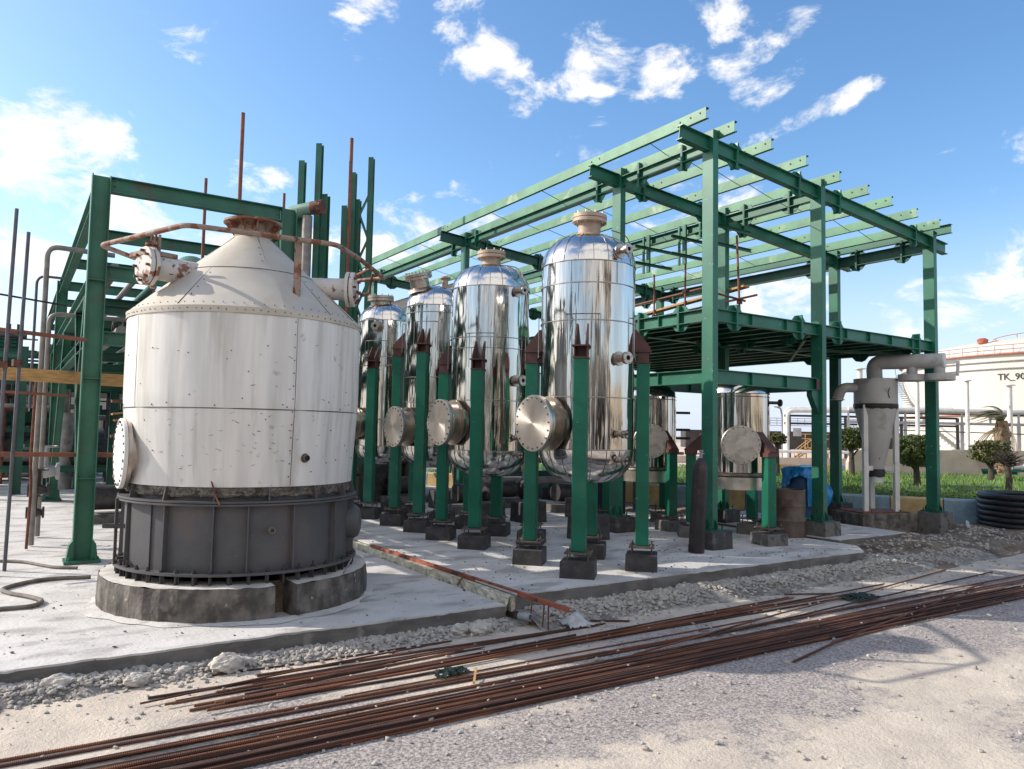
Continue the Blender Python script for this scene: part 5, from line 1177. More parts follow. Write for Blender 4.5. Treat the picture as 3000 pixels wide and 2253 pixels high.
for i, (x, y, r, L) in enumerate(((-.6, 31.5, .75, 2.8), (1.6, 34.0, .8, 3.0), (2.3, 27.0, .55, 1.8))):
    V = thing('horizontal_drum', ('dark drum on saddles at far left behind the scaffold', 'dark drum on saddles further back behind the rack', 'dark drum on saddles low behind the tank manhole')[i], 'drum', (x, y, .1))
    b = MB(); b.lathe([(0, -.15), (r * .7, -.1), (r, .05), (r, L - .05), (r * .7, L + .1), (0, L + .15)], (x - L / 2, y, 1.1), (1, 0, 0), 28); b.build('shell', 'darksteel', V)
    for s_ in (-.3, .3): b = MB(); b.box((x + s_ * L, y, .4), (.15, r * 1.5, .75)); b.build('saddle', 'greenD', V)
PE = thing('process_unit', 'dark jumble of pipework and pump frames in the shade behind the vessels', 'process unit', (10, 19, .2)); rr = random.Random(33)
for i in range(60):
    b = MB(); x = rr.uniform(6.5, 14.5); y = rr.uniform(17.2, 25); z = rr.uniform(.4, 2.9); t = i % 4
    if t == 0: b.tube([(x, y, .2), (x, y, z + .3)], rr.uniform(.04, .14), 10); b.build('riser', rr.choice(('darksteel', 'lagging', 'rust', 'greenD')), PE)
    elif t == 1: b.tube([(x - rr.uniform(.6, 2), y, z), (x + rr.uniform(.6, 2), y - .8, z)], rr.uniform(.03, .12), 8); b.build('header', rr.choice(('darksteel', 'rust', 'lagging', 'darksteel')), PE)
    elif t == 2: b.box((x, y, .2 + z * .3), (rr.uniform(.5, 1.3), rr.uniform(.4, .9), z * .6), rr.uniform(-.4, .4)); b.build('machine', rr.choice(('darksteel', 'greenD', 'ped', 'brownwall')), PE)
    else: b.ibeam((x - 1.5, y, z), (x + 1.5, y, z), .18, .14); b.build('beam', 'greenD', PE)

# ------------------------------------------------------------------ cyclone separator
rv = Vector((.833, -.552, 0)); fv = Vector((.552, .833, 0)); CC = Vector((16.25, 9.68, 0))
b = MB(); b.box((16.2, 9.72, .25), (1.45, 1.0, .40), -.30); P = tag(b.build('concrete_pedestal', 'found', origin=(16.2, 9.72, .1), bevel=.02), 'low stained concrete plinth under the grey cyclone', 'pedestal')
CY = thing('cyclone_separator', 'grey cyclone separator with bent duct on three pale legs', 'cyclone', (16.25, 9.68, .45))
c = (CC.x, CC.y, 0)
b = MB(); b.box((16.2, 9.74, .465), (1.25, .82, .03), -.30); b.bolts((16.2, 9.74, .49), (0, 0, 1), .55, .02, .06, 4, .5); b.build('base_plate', 'rust', CY)
b = MB(); b.lathe([(0, 3.40), (.445, 3.40), (.455, 3.42), (.455, 2.84)], c, (0, 0, 1), 48); b.build('barrel', 'cyc', CY)
b = MB(); b.lathe([(.455, 2.80), (.13, 1.27)], c, (0, 0, 1), 48); b.build('cone', 'cyc', CY)
b = MB(); b.lathe([(.455, 2.86), (.463, 2.855), (.463, 2.775), (.44, 2.74)], c, (0, 0, 1), 60, rfun=lambda t, z: .004 * math.sin(13 * t)); b.build('dark_band', 'black', CY)
b = MB(); b.lathe([(.16, 1.30), (.165, 1.22), (.14, 1.22), (.14, 1.10), (.0, 1.10)], c, (0, 0, 1), 28); b.build('outlet', 'white', CY)
b = MB(); b.lathe([(.175, 1.40), (.18, 1.33), (.17, 1.23), (.16, 1.22)], c, (0, 0, 1), 24, rfun=lambda t, z: .006 * math.sin(5 * t)); b.build('patch_collar', 'black', CY)
for q, lab in ((CC - rv * .35 - fv * .22, 1), (CC + rv * .365 - fv * .16, 2), (CC + rv * .09 + fv * .42, 3)):
    b = MB(); b.box((q.x, q.y, 1.65), (.10, .11, 2.36), math.atan2(rv.y, rv.x)); l = b.build('leg', 'white', CY, bevel=.004)
    b = MB(); m = (q + CC) / 2; b.rect((q.x, q.y, 1.42), (CC.x + (q.x - CC.x) * .38, CC.y + (q.y - CC.y) * .38, 1.42), .06, .10); b.rect((q.x + (CC.x - q.x) * .1, q.y + (CC.y - q.y) * .1, 1.42), (q.x + (CC.x - q.x) * .16, q.y + (CC.y - q.y) * .16, 1.42), .09, .2); b.build('stay', 'white', l)
q = CC - rv * .40 - fv * .12; b = MB(); b.poly([(q.x, q.y, 2.8), (q.x + rv.x * .1, q.y + rv.y * .1, 2.8), (q.x + rv.x * .14, q.y + rv.y * .14, 2.0), (q.x + rv.x * .10, q.y + rv.y * .10, 2.0)], .05, fv); b.build('gusset', 'cyc', CY)
e = Vector((.60, -.80, 0)).normalized(); s0 = Vector((CC.x - .02, CC.y, 3.38)); s1 = Vector((CC.x - .02, CC.y, 3.78)) + rv * -.02; s2 = s1 + rv * 1.12 - fv * .85
b = MB(); b.tube(bend([s0, s1 + Vector((0, 0, .02)), s2], .42, 7), .165, 28); b.build('outlet_duct', 'cyc', CY)
b = MB(); dd = (s2 - s1).normalized(); b.lathe([(0, .012), (.16, .012), (.172, 0), (.172, -.03)], s2, dd, 30); b.build('duct_end', 'white', CY)
for k, (t, r) in enumerate(((.55, .285), (.93, .30))):
    p = s1.lerp(s2, t); b = MB(); b.lathe([(.11, -.10), (.11, -.27), (r, -.28), (r, -.42), (r * .97, -.425), (0, -.42)], p, (0, 0, 1), 36); b.build('weather_cap', 'cyc', CY)
b = MB(); b.rect(s2 + Vector((0, 0, -.05)), s2 + rv * .30 + Vector((0, 0, -.02)), .03, .06); b.rect(s2 + rv * .29 + Vector((0, 0, 0)), s2 + rv * .27 + Vector((0, 0, -.32)), .05, .05, (1, 0, 0)); b.build('cap_bracket', 'white', CY)
b = MB(); i0 = CC - rv * .42 + Vector((0, 0, 3.22)); b.tube(bend([i0, i0 - rv * .36, i0 - rv * .46 + Vector((0, 0, -.30))], .28, 7), [.105] * 10, 22) if False else b.tube(bend([i0, i0 - rv * .34, i0 - rv * .44 + Vector((0, 0, -.28))], .26, 7), .11, 22)
b.lathe([(.11, 0), (.155, 0), (.155, .02), (.11, .02)], i0 - rv * .445 + Vector((0, 0, -.29)), (0, 0, 1), 24); b.build('inlet_elbow', 'cyc', CY)
b = MB(); m0 = CC + rv * .10 - fv * .448; b.tube(bend([m0 + Vector((0, 0, 3.20)), m0 - rv * .05 - fv * .01 + Vector((0, 0, 3.1)), m0 - rv * .01 - fv * .01 + Vector((0, 0, 2.98))], .06), .010, 6); b.build('lifting_lug', 'darksteel', CY)

# ------------------------------------------------------------------ things standing on the shaded slab
GC = thing('gas_cylinder', 'tall dark gas cylinder leaning against the front column pedestal', 'gas cylinder', (9.30, 8.60, ZS))
b = MB(); ax = Vector((.045, -.02, 1)).normalized(); b.lathe([(.0, 0), (.125, 0), (.13, .02), (.13, .12), (.124, .125), (.124, 1.30), (.115, 1.38), (.085, 1.46), (.05, 1.50), (.04, 1.52), (0, 1.52)], (9.30, 8.60, ZS), ax, 28); b.build('body', 'cyl', GC)
b = MB(); p = Vector((9.30, 8.6, ZS)) + ax * 1.50; b.tube([p, p + ax * .12], .025, 10); b.tube([p + ax * .09 - rv * .05, p + ax * .09 + rv * .05], .014, 8); b.tube([p + ax * .12, p + ax * .15], .035, 10); b.build('valve', 'galv', GC)
OD = thing('oil_drum', 'rusty brown open steel drum behind the right small vessel leg', 'drum', (12.5, 9.2, ZS))
b = MB(); pr = [(0, 0), (.285, 0), (.295, .01)]
for z in (.30, .58): pr += [(.287, z - .03), (.300, z), (.287, z + .03)]
pr += [(.287, .85), (.297, .87), (.297, .885), (.28, .885), (.275, .1), (0, .1)]
b.lathe(pr, (12.5, 9.2, ZS), (0, 0, 1), 36); b.build('body', 'drum', OD)
BD = thing('plastic_drum', 'dark blue plastic drum half wrapped in bright blue sheeting', 'drum', (14.72, 10.5, ZS))
b = MB(); b.lathe([(0, 0), (.36, 0), (.38, .05), (.36, .35), (.38, .4), (.36, .75), (.38, 1.05), (.34, 1.15), (0, 1.16)], (14.72, 10.5, ZS + .05), (0, 0, 1), 30); b.build('body', 'blue', BD)
b = MB(); n = 44; mrow = 16; vs = []
for k in range(mrow):
    for i in range(n):
        t = -3.7 + 3.5 * i / (n - 1); f = k / (mrow - 1)
        bulge = .05 * math.sin(5 * t + 3 * f) + .035 * math.sin(13 * t + 2) * (.3 + f) + .02 * math.sin(29 * t + 9 * f)
        if k < 4: r = .40 * k / 3.5; z = 1.24 + .03 * math.sin(4 * t) * f
        else: r = .40 + (.02 + .10 * (f - .25)) + bulge; z = 1.22 - (f - .2) * (1.05 if t > -2.25 else .42 + .2 * math.sin(3 * t))
        if t > -1.7 and k > 7: r += .13 * math.sin(PI * (f - .5) * 2)
        vs.append((14.72 + r * math.cos(t), 10.5 + r * math.sin(t), ZS + z))
b.add(vs, [(k * n + i, k * n + i + 1, (k + 1) * n + i + 1, (k + 1) * n + i) for k in range(mrow - 1) for i in range(n - 1)], True)
tag(b.build('plastic_sheet', 'tarp', origin=(14.72, 10.5, ZS + 1.1), sharp=180), 'bright blue plastic sheet bunched over the plastic drum', 'plastic sheet')
b = MB(); b.box((13.55, 9.9, .34), (1.4, .8, .06), -.3); b.box((13.55, 9.9, .27), (1.3, .1, .10), -.3); tag(b.build('green_pallet', 'greenA', origin=(13.55, 9.9, .2)), 'green steel base frame on the slab left of the middle column', 'pallet')
b = MB(); b.box((15.0, 10.6, .5), (.5, .08, .7), -.5); tag(b.build('board', 'galv', origin=(15, 10.6, .2)), 'grey board leaning beside the blue drum', 'board')
b = MB(); b.tube([(9.95, 11.9, .25), (9.98, 11.9, 1.55)], .028, 10); tag(b.build('upright_tube', 'orange', origin=(9.95, 11.9, .2)), 'orange vertical tube right behind the nearest vessel', 'upright tube')
b = MB(); b.tube([(11.9, 13.6, 1.62), (13.4, 12.8, 1.64)], .035, 10); tag(b.build('pipe', 'orange', origin=(12, 13.6, 1.6)), 'orange horizontal pipe in the gap left of the front column', 'pipe')
HX = thing('heat_exchanger', 'large dark horizontal shell behind the two small vessels', 'heat exchanger', (14.4, 19.2, .2))
b = MB(); b.lathe([(0, -.3), (.4, -.25), (.62, 0), (.62, 3.2), (.4, 3.45), (0, 3.5)], (13.0, 20.0, 2.25), (.83, -.55, 0), 36); b.build('shell', 'darksteel', HX)
for x, y in ((13.6, 19.6), (15.2, 18.55)):
    b = MB(); b.box((x, y, .95), (.5, .2, 1.5), .98); b.build('saddle', 'pedg', HX)
b = MB()
for z in (2.0, 2.2, 2.6): b.tube([(10.8, 14.2, z), (13.4, 12.6, z)], .03, 8)
b.tube([(12.2, 13.2, .3), (12.2, 13.2, 2.95)], .035, 8); b.build('pipework', 'darksteel', HX)

# ------------------------------------------------------------------ painted kerb, verge and grass
KL = [(10.9, 25.2), (16.0, 15.3), (18.05, 11.55), (19.55, 9.3), (22.5, 4.9)]
def along(d):
    for a, c in zip(KL[:-1], KL[1:]):
        L = math.hypot(c[0] - a[0], c[1] - a[1])
        if d <= L: t = d / L; return (a[0] + (c[0] - a[0]) * t, a[1] + (c[1] - a[1]) * t), math.atan2(c[1] - a[1], c[0] - a[0])
        d -= L
    return KL[-1], math.atan2(KL[-1][1] - KL[-2][1], KL[-1][0] - KL[-2][0])
tot = sum(math.hypot(c[0] - a[0], c[1] - a[1]) for a, c in zip(KL[:-1], KL[1:])); k = 0; d = .6
proto = {}
while d < tot - .5:
    (x, y), an = along(d); nm = 'kblue' if k % 2 else 'kyel'
    lab = ('faded blue painted kerb block in the row along the grass verge' if k % 2 else 'faded yellow painted kerb block in the row along the grass verge')
    if nm not in proto:
        b = MB(); L = 1.16
        b.prism([(-.16, -.05), (.16, -.05), (.14, .50), (.10, .54), (-.12, .54), (-.15, .48)], (-L / 2 + .006, 0, 0), (L / 2 - .006, 0, 0))
        o = b.build('kerb_block', nm); proto[nm] = o
    else: o = proto[nm].copy(); COL.objects.link(o)
    o.location = (x, y, .10); o.rotation_euler = (0, 0, an); tag(o, lab, 'kerb block', 'painted kerb blocks'); k += 1; d += 1.17
gr = MB(); pl = [(a + .25, c + .12, .53) for a, c in KL] + [(36, 4, .55), (35, 13.5, .72), (30, 16.6, .70), (27, 18.6, .72), (27.5, 21.5, .70), (19, 28, .6)]
gr.add(pl, [tuple(range(len(pl)))[::-1]]); struct('grass_verge', gr, 'grassbase')
sd = MB(); sd.add([(27.3, 21.6, .6), (19, 28.1, .55), (60, 120, .5), (260, 40, .5), (160, -40, .5), (36.2, 3, .55), (35.2, 13.6, .66)], [(0, 1, 2, 3, 4, 5, 6)][::-1]); struct('plant_ground', sd, 'tansand')
b = MB(); vs = []; fs = []
for _ in range(15000):
    d = random.uniform(2, tot - .5); (x, y), an = along(d); w = random.random() ** 1.6 * 13
    x += math.cos(an + PI / 2) * w + .2; y += math.sin(an + PI / 2) * w
    if an < 0: pass
    h = random.uniform(.06, .20) * (1.25 if math.sin(x * 1.7 + y) > 0 else .8); a = random.uniform(0, PI); s = .012 + .0009 * w; lx, ly = random.gauss(0, .06), random.gauss(0, .06)
    o = len(vs); vs += [(x - s * math.cos(a), y - s * math.sin(a), .52 + .012 * w), (x + s * math.cos(a), y + s * math.sin(a), .52 + .012 * w), (x + lx, y + ly, .52 + .012 * w + h)]; fs.append((o, o + 1, o + 2))
b.add(vs, fs); tag(b.build('grass', 'grass'), 'lush green grass and weeds on the verge behind the painted kerb', 'grass', kind='stuff')
b = MB(); vs = []; fs = []
for _ in range(9000):
    d = random.uniform(2, tot - .5); (x, y), an = along(d); w = .25 + random.random() * 3.2
    x += math.cos(an + PI / 2) * w; y += math.sin(an + PI / 2) * w
    if math.sin(x * 2.3) + math.sin(y * 1.9 + x) < -.3: continue
    z = .55 + random.uniform(0, .14); s = random.uniform(.018, .04); q = Quaternion(np.random.default_rng(_).normal(size=4)).normalized()
    o = len(vs); vs += [tuple(Vector((x, y, z)) + q @ Vector(p)) for p in ((-s, 0, 0), (0, -s * .6, .2 * s), (s, 0, 0), (0, s * .6, .2 * s))]; fs.append((o, o + 1, o + 2, o + 3))
b.add(vs, fs); tag(b.build('weeds', 'leaf'), 'broad leaved dark green ground cover just behind the kerb', 'weeds', kind='stuff')

def foliage(b, c, rad, n, s, shape='box', seed=1):
    r = random.Random(seed); vs = []; fs = []
    cl = [(Vector((r.uniform(-1, 1), r.uniform(-1, 1), r.uniform(-1, 1))), r.uniform(.22, .5)) for _ in range(26)]
    k = 0
    while k < n:
        p = Vector((r.uniform(-1.1, 1.1), r.uniform(-1.1, 1.1), r.uniform(-1.1, 1.1)))
        m = (abs(p.x) ** 3 + abs(p.y) ** 3 + abs(p.z) ** 3) ** (1 / 3) if shape == 'box' else p.length
        lim = 1 + .15 * math.sin(p.x * 7 + seed) * math.sin(p.z * 6 + 2) + .09 * math.sin(p.y * 11 + p.x * 5) + (.16 if r.random() < .05 else 0)
        if p.z < -.55: lim *= 1 - .35 * (-.55 - p.z) / .45 - .1
        if m > lim or m < .45: continue
        if any((p - q).length < w * .58 for q, w in cl) and r.random() < .85: continue
        k += 1; pos = Vector(c) + Vector((p.x * rad[0], p.y * rad[1], p.z * rad[2])); ss = s * r.uniform(.6, 1.3)
        q = Quaternion((r.gauss(0, 1), r.gauss(0, 1), r.gauss(0, 1), r.gauss(0, 1))).normalized()
        o = len(vs); vs += [tuple(pos + q @ Vector(t)) for t in ((-ss, 0, 0), (0, -ss * .45, .15 * ss), (ss, 0, 0), (0, ss * .45, .15 * ss))]; fs.append((o, o + 1, o + 2, o + 3))
    b.add(vs, fs)
def topiary(x, y, z0, zc, rad, n, lab, m='leaf', s=.055, seed=1, tr=.095, grp='clipped shrubs on the verge'):
    T = thing('clipped_shrub', lab, 'shrub', (x, y, z0), grp); r = random.Random(seed)
    b = MB(); b.tube([(x, y, z0 - .05), (x + .02, y, z0 + .3), (x, y + .02, zc - rad[2] * .8), (x + .03, y, zc)], [tr * 1.3, tr, tr * .9, tr * .4], 10)
    for i in range(9):
        a = r.uniform(0, 2 * PI); h = r.uniform(.45, .9); zz = z0 + (zc - z0) * h
        b.tube([(x, y, zz), (x + rad[0] * .35 * math.cos(a), y + rad[1] * .35 * math.sin(a), zz + .22), (x + rad[0] * .75 * math.cos(a), y + rad[1] * .75 * math.sin(a), zz + .3 + r.uniform(0, rad[2]))], [tr * .5, tr * .35, tr * .12], 6)
    b.build('trunk', 'bark', T)
    b = MB(); foliage(b, (x, y, zc), rad, n, s, 'box', seed); b.build('crown', m, T)
topiary(24.03, 12.97, .55, 1.62, (.52, .5, .54), 6500, 'dark clipped shrub on a stout trunk left of the rightmost column', seed=3)
topiary(29.3, 13.15, .65, 1.62, (.58, .55, .42), 4200, 'olive clipped shrub in front of the palm', 'leaf2', .06, seed=8)
topiary(23.75, 18.0, .6, 1.96, (.27, .27, .22), 1700, 'small clipped shrub between the small vessel and the middle column', 'leaf2', .05, seed=5, tr=.08)
topiary(26.1, 16.5, .6, 2.0, (.42, .42, .42), 3600, 'dark clipped shrub half behind the cyclone leg', 'leaf', .055, seed=13)
DT = thing('dry_shrub', 'leafless thorny shrub with bare twigs on a dark trunk at right', 'shrub', (24.26, 10.46, .5)); r = random.Random(2)
b = MB(); b.tube([(24.26, 10.46, .45), (24.30, 10.42, .9), (24.24, 10.44, 1.45)], [.10, .085, .07], 10); b.build('trunk', 'bark', DT)
b = MB()
for i in range(80):
    a = r.uniform(0, 2 * PI); e = r.uniform(.1, 1.2); L = r.uniform(.25, .62); p = Vector((24.24, 10.44, 1.40 + r.uniform(-.1, .1))); dr = Vector((math.cos(a) * math.cos(e), math.sin(a) * math.cos(e), math.sin(e)))
    m = p + dr * L * .5 + Vector((r.gauss(0, .04), r.gauss(0, .04), 0)); b.tube([p, m, p + dr * L], [.014, .009, .004], 4)
    for _ in range(3): b.tube([m, m + Vector((r.gauss(0, .12), r.gauss(0, .12), r.uniform(0, .16)))], [.006, .003], 4)
b.build('twigs', 'bark', DT)
PM = thing('palm_tree', 'wind blown palm with grey fronds swept left beside the storage tank', 'palm', (33.95, 14.8, .6)); r = random.Random(5)
b = MB(); pr = [(33.95, 14.8, .5), (33.95, 14.8, 1.4), (33.93, 14.79, 2.4), (33.93, 14.78, 2.9)]; b.tube(pr, [.26, .27, .30, .20], 14)
for i in range(70):
    t = r.uniform(.8, 2.75); a = r.uniform(0, 2 * PI); p = Vector((33.94 + .27 * math.cos(a), 14.79 + .27 * math.sin(a), t)); b.box(tuple(p), (.10, .05, .10), a)
b.build('trunk', 'palmtrunk', PM)
def frond(b, p0, d0, L, droop, wind, w=.28, n=12):
    p = Vector(p0); d = Vector(d0).normalized(); P = [p.copy()]
    for i in range(n):
        d = (d + Vector((wind[0] * .10, wind[1] * .10, -droop * .10))).normalized(); p = p + d * (L / n); P.append(p.copy())
    b.tube(P, [.02 * (1 - i / (n + 1)) + .004 for i in range(n + 1)], 5)
    for i in range(2, n + 1):
        t = (P[i] - P[i - 1]).normalized(); s = t.cross(Vector((0, 0, 1))).normalized()
        for sg in (-1, 1):
            for q in range(4):
                o = P[i - 1].lerp(P[i], q / 4); l = w * (1.1 - .7 * abs(i / n - .5)) * r.uniform(.7, 1.1)
                e = o + (s * sg * .75 + t * .75 + Vector((wind[0] * .35, wind[1] * .35, -.15))).normalized() * l
                k = len(b.v); b.v += [tuple(o - t * .012), tuple(o + t * .012), tuple(e)]; b.f.append((k, k + 1, k + 2)); b.sm.append(False)
wl = (-.80, .53)
b = MB()
for i in range(26):
    a = r.uniform(0, 2 * PI); e = r.uniform(.5, 1.4); d = (math.cos(a) * math.cos(e) * .7, math.sin(a) * math.cos(e) * .7, math.sin(e))
    frond(b, (33.93, 14.78, 2.85), d, r.uniform(1.0, 1.5), 1.3, (wl[0] * 2.6, wl[1] * 2.6))
b.build('crown', 'palmfrond', PM)
b = MB()
for i in range(12):
    a = math.atan2(wl[1], wl[0]) + r.gauss(0, .8); frond(b, (33.93, 14.78, 2.55), (math.cos(a), math.sin(a), .25), r.uniform(1.2, 1.9), 2.2, (wl[0] * .5, wl[1] * .5), .10)
b.build('dead_fronds', 'palmdead', PM)
b = MB(); b.tube([(23.6, 9.95, .55), (23.55, 10.1, .95), (23.75, 9.9, 1.18), (23.45, 10.35, 1.26)], [.012, .010, .008, .004], 5); tag(b.build('bare_stem', 'bark', origin=(23.6, 9.95, .5)), 'single crooked bare stem growing out of the grass right of the rightmost column', 'stem')

# ------------------------------------------------------------------ broken wall, posts, far plant
W = thing('broken_wall', 'tan rendered wall with ragged broken ends behind the shrubs', 'wall', (29.5, 16.6, .6))
def wallpiece(pts2, x0, x1, y0, y1, th=.25):
    a = Vector((x0, y0, 0)); c = Vector((x1, y1, 0)); nr = Vector((y1 - y0, x0 - x1, 0)); b = MB()
    b.poly([a.lerp(c, t) + Vector((0, 0, z)) for t, z in pts2], th, nr); return b.build('wall_panel', 'tanwall', W)
wallpiece([(0, .5), (1, .5), (1.0, .78), (.985, .95), (.96, 1.05), (.95, 1.2), (.915, 1.35), (.90, 1.5), (.875, 1.66), (.2, 1.64), (.12, 1.66), (.06, 1.55), (.02, 1.35), (0, 1.1)], 27.75, 32.2, 17.75, 14.84)
b = MB(); b.poly([(33.2, 16.5, .5), (38.5, 13.1, .5), (38.5, 13.1, 1.66), (33.2, 16.5, 1.66)], .25, (-.54, -.84, 0)); tag(b.build('far_wall', 'tanwall', origin=(35, 15, .6)), 'further grey tan wall in shade behind the palm', 'wall')
b = MB(); b.box((33.6, 15.3, .85), (3.0, .5, .10), -.58); b.box((33.6, 15.3, .7), (2.6, .1, .25), -.58); tag(b.build('green_bench', 'greenA', origin=(33.6, 15.3, .6)), 'low green steel bench frame in front of the far wall', 'bench')
b = MB(); b.tube([(34.5, 14.65, .98), (34.9, 14.4, 1.0)], [.10, .07], 8); b.tube([(34.9, 14.4, 1.0), (35.2, 14.2, .96)], [.12, .05], 8); tag(b.build('sacks', 'white', origin=(34.7, 14.5, .9)), 'pale crumpled sacks on the green bench', 'sacks')
G = 'pale capped posts before the storage tank'
for i, (x, y, z, r_) in enumerate(((35.8, 17.0, 4.72, .085), (37.4, 15.95, 4.55, .11), (33.95, 18.25, 4.7, .09), (33.66, 20.82, 5.35, .12))):
    b = MB(); b.tube([(x, y, .5), (x, y, z)], r_, 14); b.tube([(x, y, z), (x, y, z + .04)], r_ * 2.2, 14)
    tag(b.build('capped_post', 'white', origin=(x, y, .5)), ('slim pale capped post just left of the palm', 'thick pale capped post right of the palm', 'pale capped post left of the rightmost column', 'pale capped post showing above the cyclone barrel')[i], 'post', G)
# storage tank
BT = thing('storage_tank', 'large cream storage tank with dome roof and lettering at far right', 'storage tank', (73.8, 25.1, .5))
c = (73.8, 25.1, 0); RT = 14.0; ZT = 8.35
b = MB(); b.lathe([(RT, .4), (RT, ZT)], c, (0, 0, 1), 128); b.build('shell', 'bigtank', BT)
b = MB(); b.lathe([(RT + .1, ZT)] + [(RT * math.cos(t) ** .9, ZT + 2.2 * math.sin(t)) for t in np.linspace(.02, PI / 2 - .02, 12)] + [(0, ZT + 2.2)], c, (0, 0, 1), 96); b.build('dome_roof', 'bigtank', BT)
b = MB(); b.lathe([(RT, ZT - .04), (RT + .28, ZT - .04), (RT + .28, ZT + .04), (RT, ZT + .04)], c, (0, 0, 1), 128); b.build('rim_walkway', 'redlead', BT)
for z in (7.83, 7.30, 3.9):
    b = MB(); b.lathe([(RT, z - .05), (RT + .16, z - .02), (RT + .16, z + .02), (RT, z + .05)], c, (0, 0, 1), 128); b.build('wind_girder', 'galv' if z > 4 else 'redlead', BT)
b = MB()
for i in range(72):
    a = 2 * PI * i / 72; b.tube([(c[0] + (RT + .24) * math.cos(a), c[1] + (RT + .24) * math.sin(a), z) for z in (ZT, ZT + .62)], .022, 4)
for z in (ZT + .32, ZT + .62): b.tube([(c[0] + (RT + .24) * math.cos(t), c[1] + (RT + .24) * math.sin(t), z) for t in np.linspace(0, 2 * PI, 90, endpoint=False)], .02, 4, closed=True)
b.tube([(c[0] + 7 * math.cos(t), c[1] + 7 * math.sin(t), ZT + 2.35) for t in np.linspace(0, 2 * PI, 60, endpoint=False)], .03, 4, closed=True)
for i in range(14):
    a = 2 * PI * i / 14; b.tube([(c[0] + 7 * math.cos(a), c[1] + 7 * math.sin(a), z) for z in (ZT + 1.7, ZT + 2.35)], .03, 4)
b.build('handrail', 'redlead', BT)
b = MB(); vx = Vector((67.5, 29.0, 0)); b.lathe([(0, -.3), (.2, -.3), (.2, .2), (.3, .25), (.40, .55), (.2, .68), (0, .68)], (61.9, 28.2, ZT + .85), (0, 0, 1), 12); b.lathe([(0, -.3), (.18, -.3), (.18, .15), (.26, .2), (.32, .42), (0, .5)], (62.5, 27.5, ZT + .85), (0, 0, 1), 12); b.build('roof_vents', 'redlead', BT)
b = MB()
for i in range(34):                                     # spiral stair on the left side
    a = R_(166) - i * R_(1.35); z = .9 + i * .2; b.box((c[0] + (RT + .35) * math.cos(a), c[1] + (RT + .35) * math.sin(a), z), (.55, .42, .05), a)
b.tube([(c[0] + (RT + .6) * math.cos(R_(166) - i * R_(1.35)), c[1] + (RT + .6) * math.sin(R_(166) - i * R_(1.35)), 1.7 + i * .2) for i in range(34)], .04, 5); b.build('stair', 'galv', BT)
fc = bpy.data.curves.new('lettering', 'FONT'); fc.body = 'TK_90B'; fc.size = 1.0; fc.extrude = .0; fc.resolution_u = 2; fc.offset = .018
fo = bpy.data.objects.new('lettering_tmp', fc); COL.objects.link(fo); bpy.context.view_layer.update()
me = bpy.data.meshes.new_from_object(fo.evaluated_get(bpy.context.evaluated_depsgraph_get())); bpy.data.objects.remove(fo)

def wrap(me, ang0, z0, s):
    """lay flat text on the tank shell, reading left to right from outside"""
    for v in me.vertices:
        a = ang0 + v.co.x * s / (RT + .03); zz = z0 + v.co.y * s
        v.co = Vector((c[0] + (RT + .03) * math.cos(a), c[1] + (RT + .03) * math.sin(a), zz)) - BT.location
LETTER_ANG, LETTER_Z, LETTER_S = R_(175.2), 6.45, .66
wrap(me, LETTER_ANG, LETTER_Z, LETTER_S); me.materials.clear(); me.materials.append(M['text'])
o = bpy.data.objects.new('lettering', me); COL.objects.link(o); o.parent = BT
# header pipe rack in front of the tank
HR = thing('pipe_bridge', 'blue grey pipe bridge with square panels crossing in front of the storage tank', 'pipe bridge', (42, 20, .5))
A = Vector((36.9, 23.5, 0)); Bv = Vector((52, 13.6, 0))
for z, r_, m in ((3.50, .07, 'galv'), (2.92, .07, 'galv'), (3.62, .10, 'white'), (3.40, .03, 'darksteel')):
    b = MB(); b.tube([A + Vector((0, 0, z)), Bv + Vector((0, 0, z))], r_, 8); b.build('chord' if m == 'galv' else 'pipe', m, HR)
for i in range(13):
    p = A.lerp(Bv, i / 12); b = MB(); b.box((p.x, p.y, 3.2), (.10, .10, .55), .6)
    if i % 2 == 0: b.box((p.x, p.y, 1.75), (.16, .16, 2.5), .6)
    b.build('post', 'galv', HR)
b = MB(); b.tube([A + Vector((0, -1, 2.55)), Bv + Vector((0, -1, 2.25))], .03, 6); tag(b.build('cable_pipe', 'darksteel', origin=(40, 20, 2.5)), 'thin black pipe sagging below the pipe bridge', 'pipe')
LR = thing('lagged_pipe_rack', 'white lagged pipes bending over a dark rack in the gap beside the middle column', 'pipe rack', (40, 27.5, .5))
for k, (dz, dy) in enumerate(((0, 0), (.12, .5))):
    b = MB(); b.tube(bend([(38.55 + dy, 28.5 + dy, .5), (38.55 + dy, 28.5 + dy, 3.62 + dz), (47 + dy, 22.9 + dy, 3.78 + dz)], .4), .13, 12); b.build('lagged_pipe', 'white', LR)
for z in (3.32, 2.86):
    b = MB(); b.ibeam((38.4, 28.6, z), (47, 22.9, z), .12, .12); b.build('beam', 'darksteel', LR)
for t in np.linspace(.03, 1, 7):
    p = Vector((38.4, 28.6, 0)).lerp(Vector((47, 22.9, 0)), t); b = MB(); b.box((p.x, p.y, 1.95), (.16, .16, 2.8), .6); b.build('post', 'darksteel', LR)
b = MB()
for i in range(26):
    p = Vector((39, 30.6, 0)).lerp(Vector((48, 24.6, 0)), i / 25); b.tube([p + Vector((0, 0, 2.75)), p + Vector((0, 0, 3.2))], .015, 4)
for z in (2.75, 2.9, 3.05, 3.2): b.tube([(39, 30.6, z), (48, 24.6, z)], .018, 4)
b.build('cage_rail', 'galv', LR)
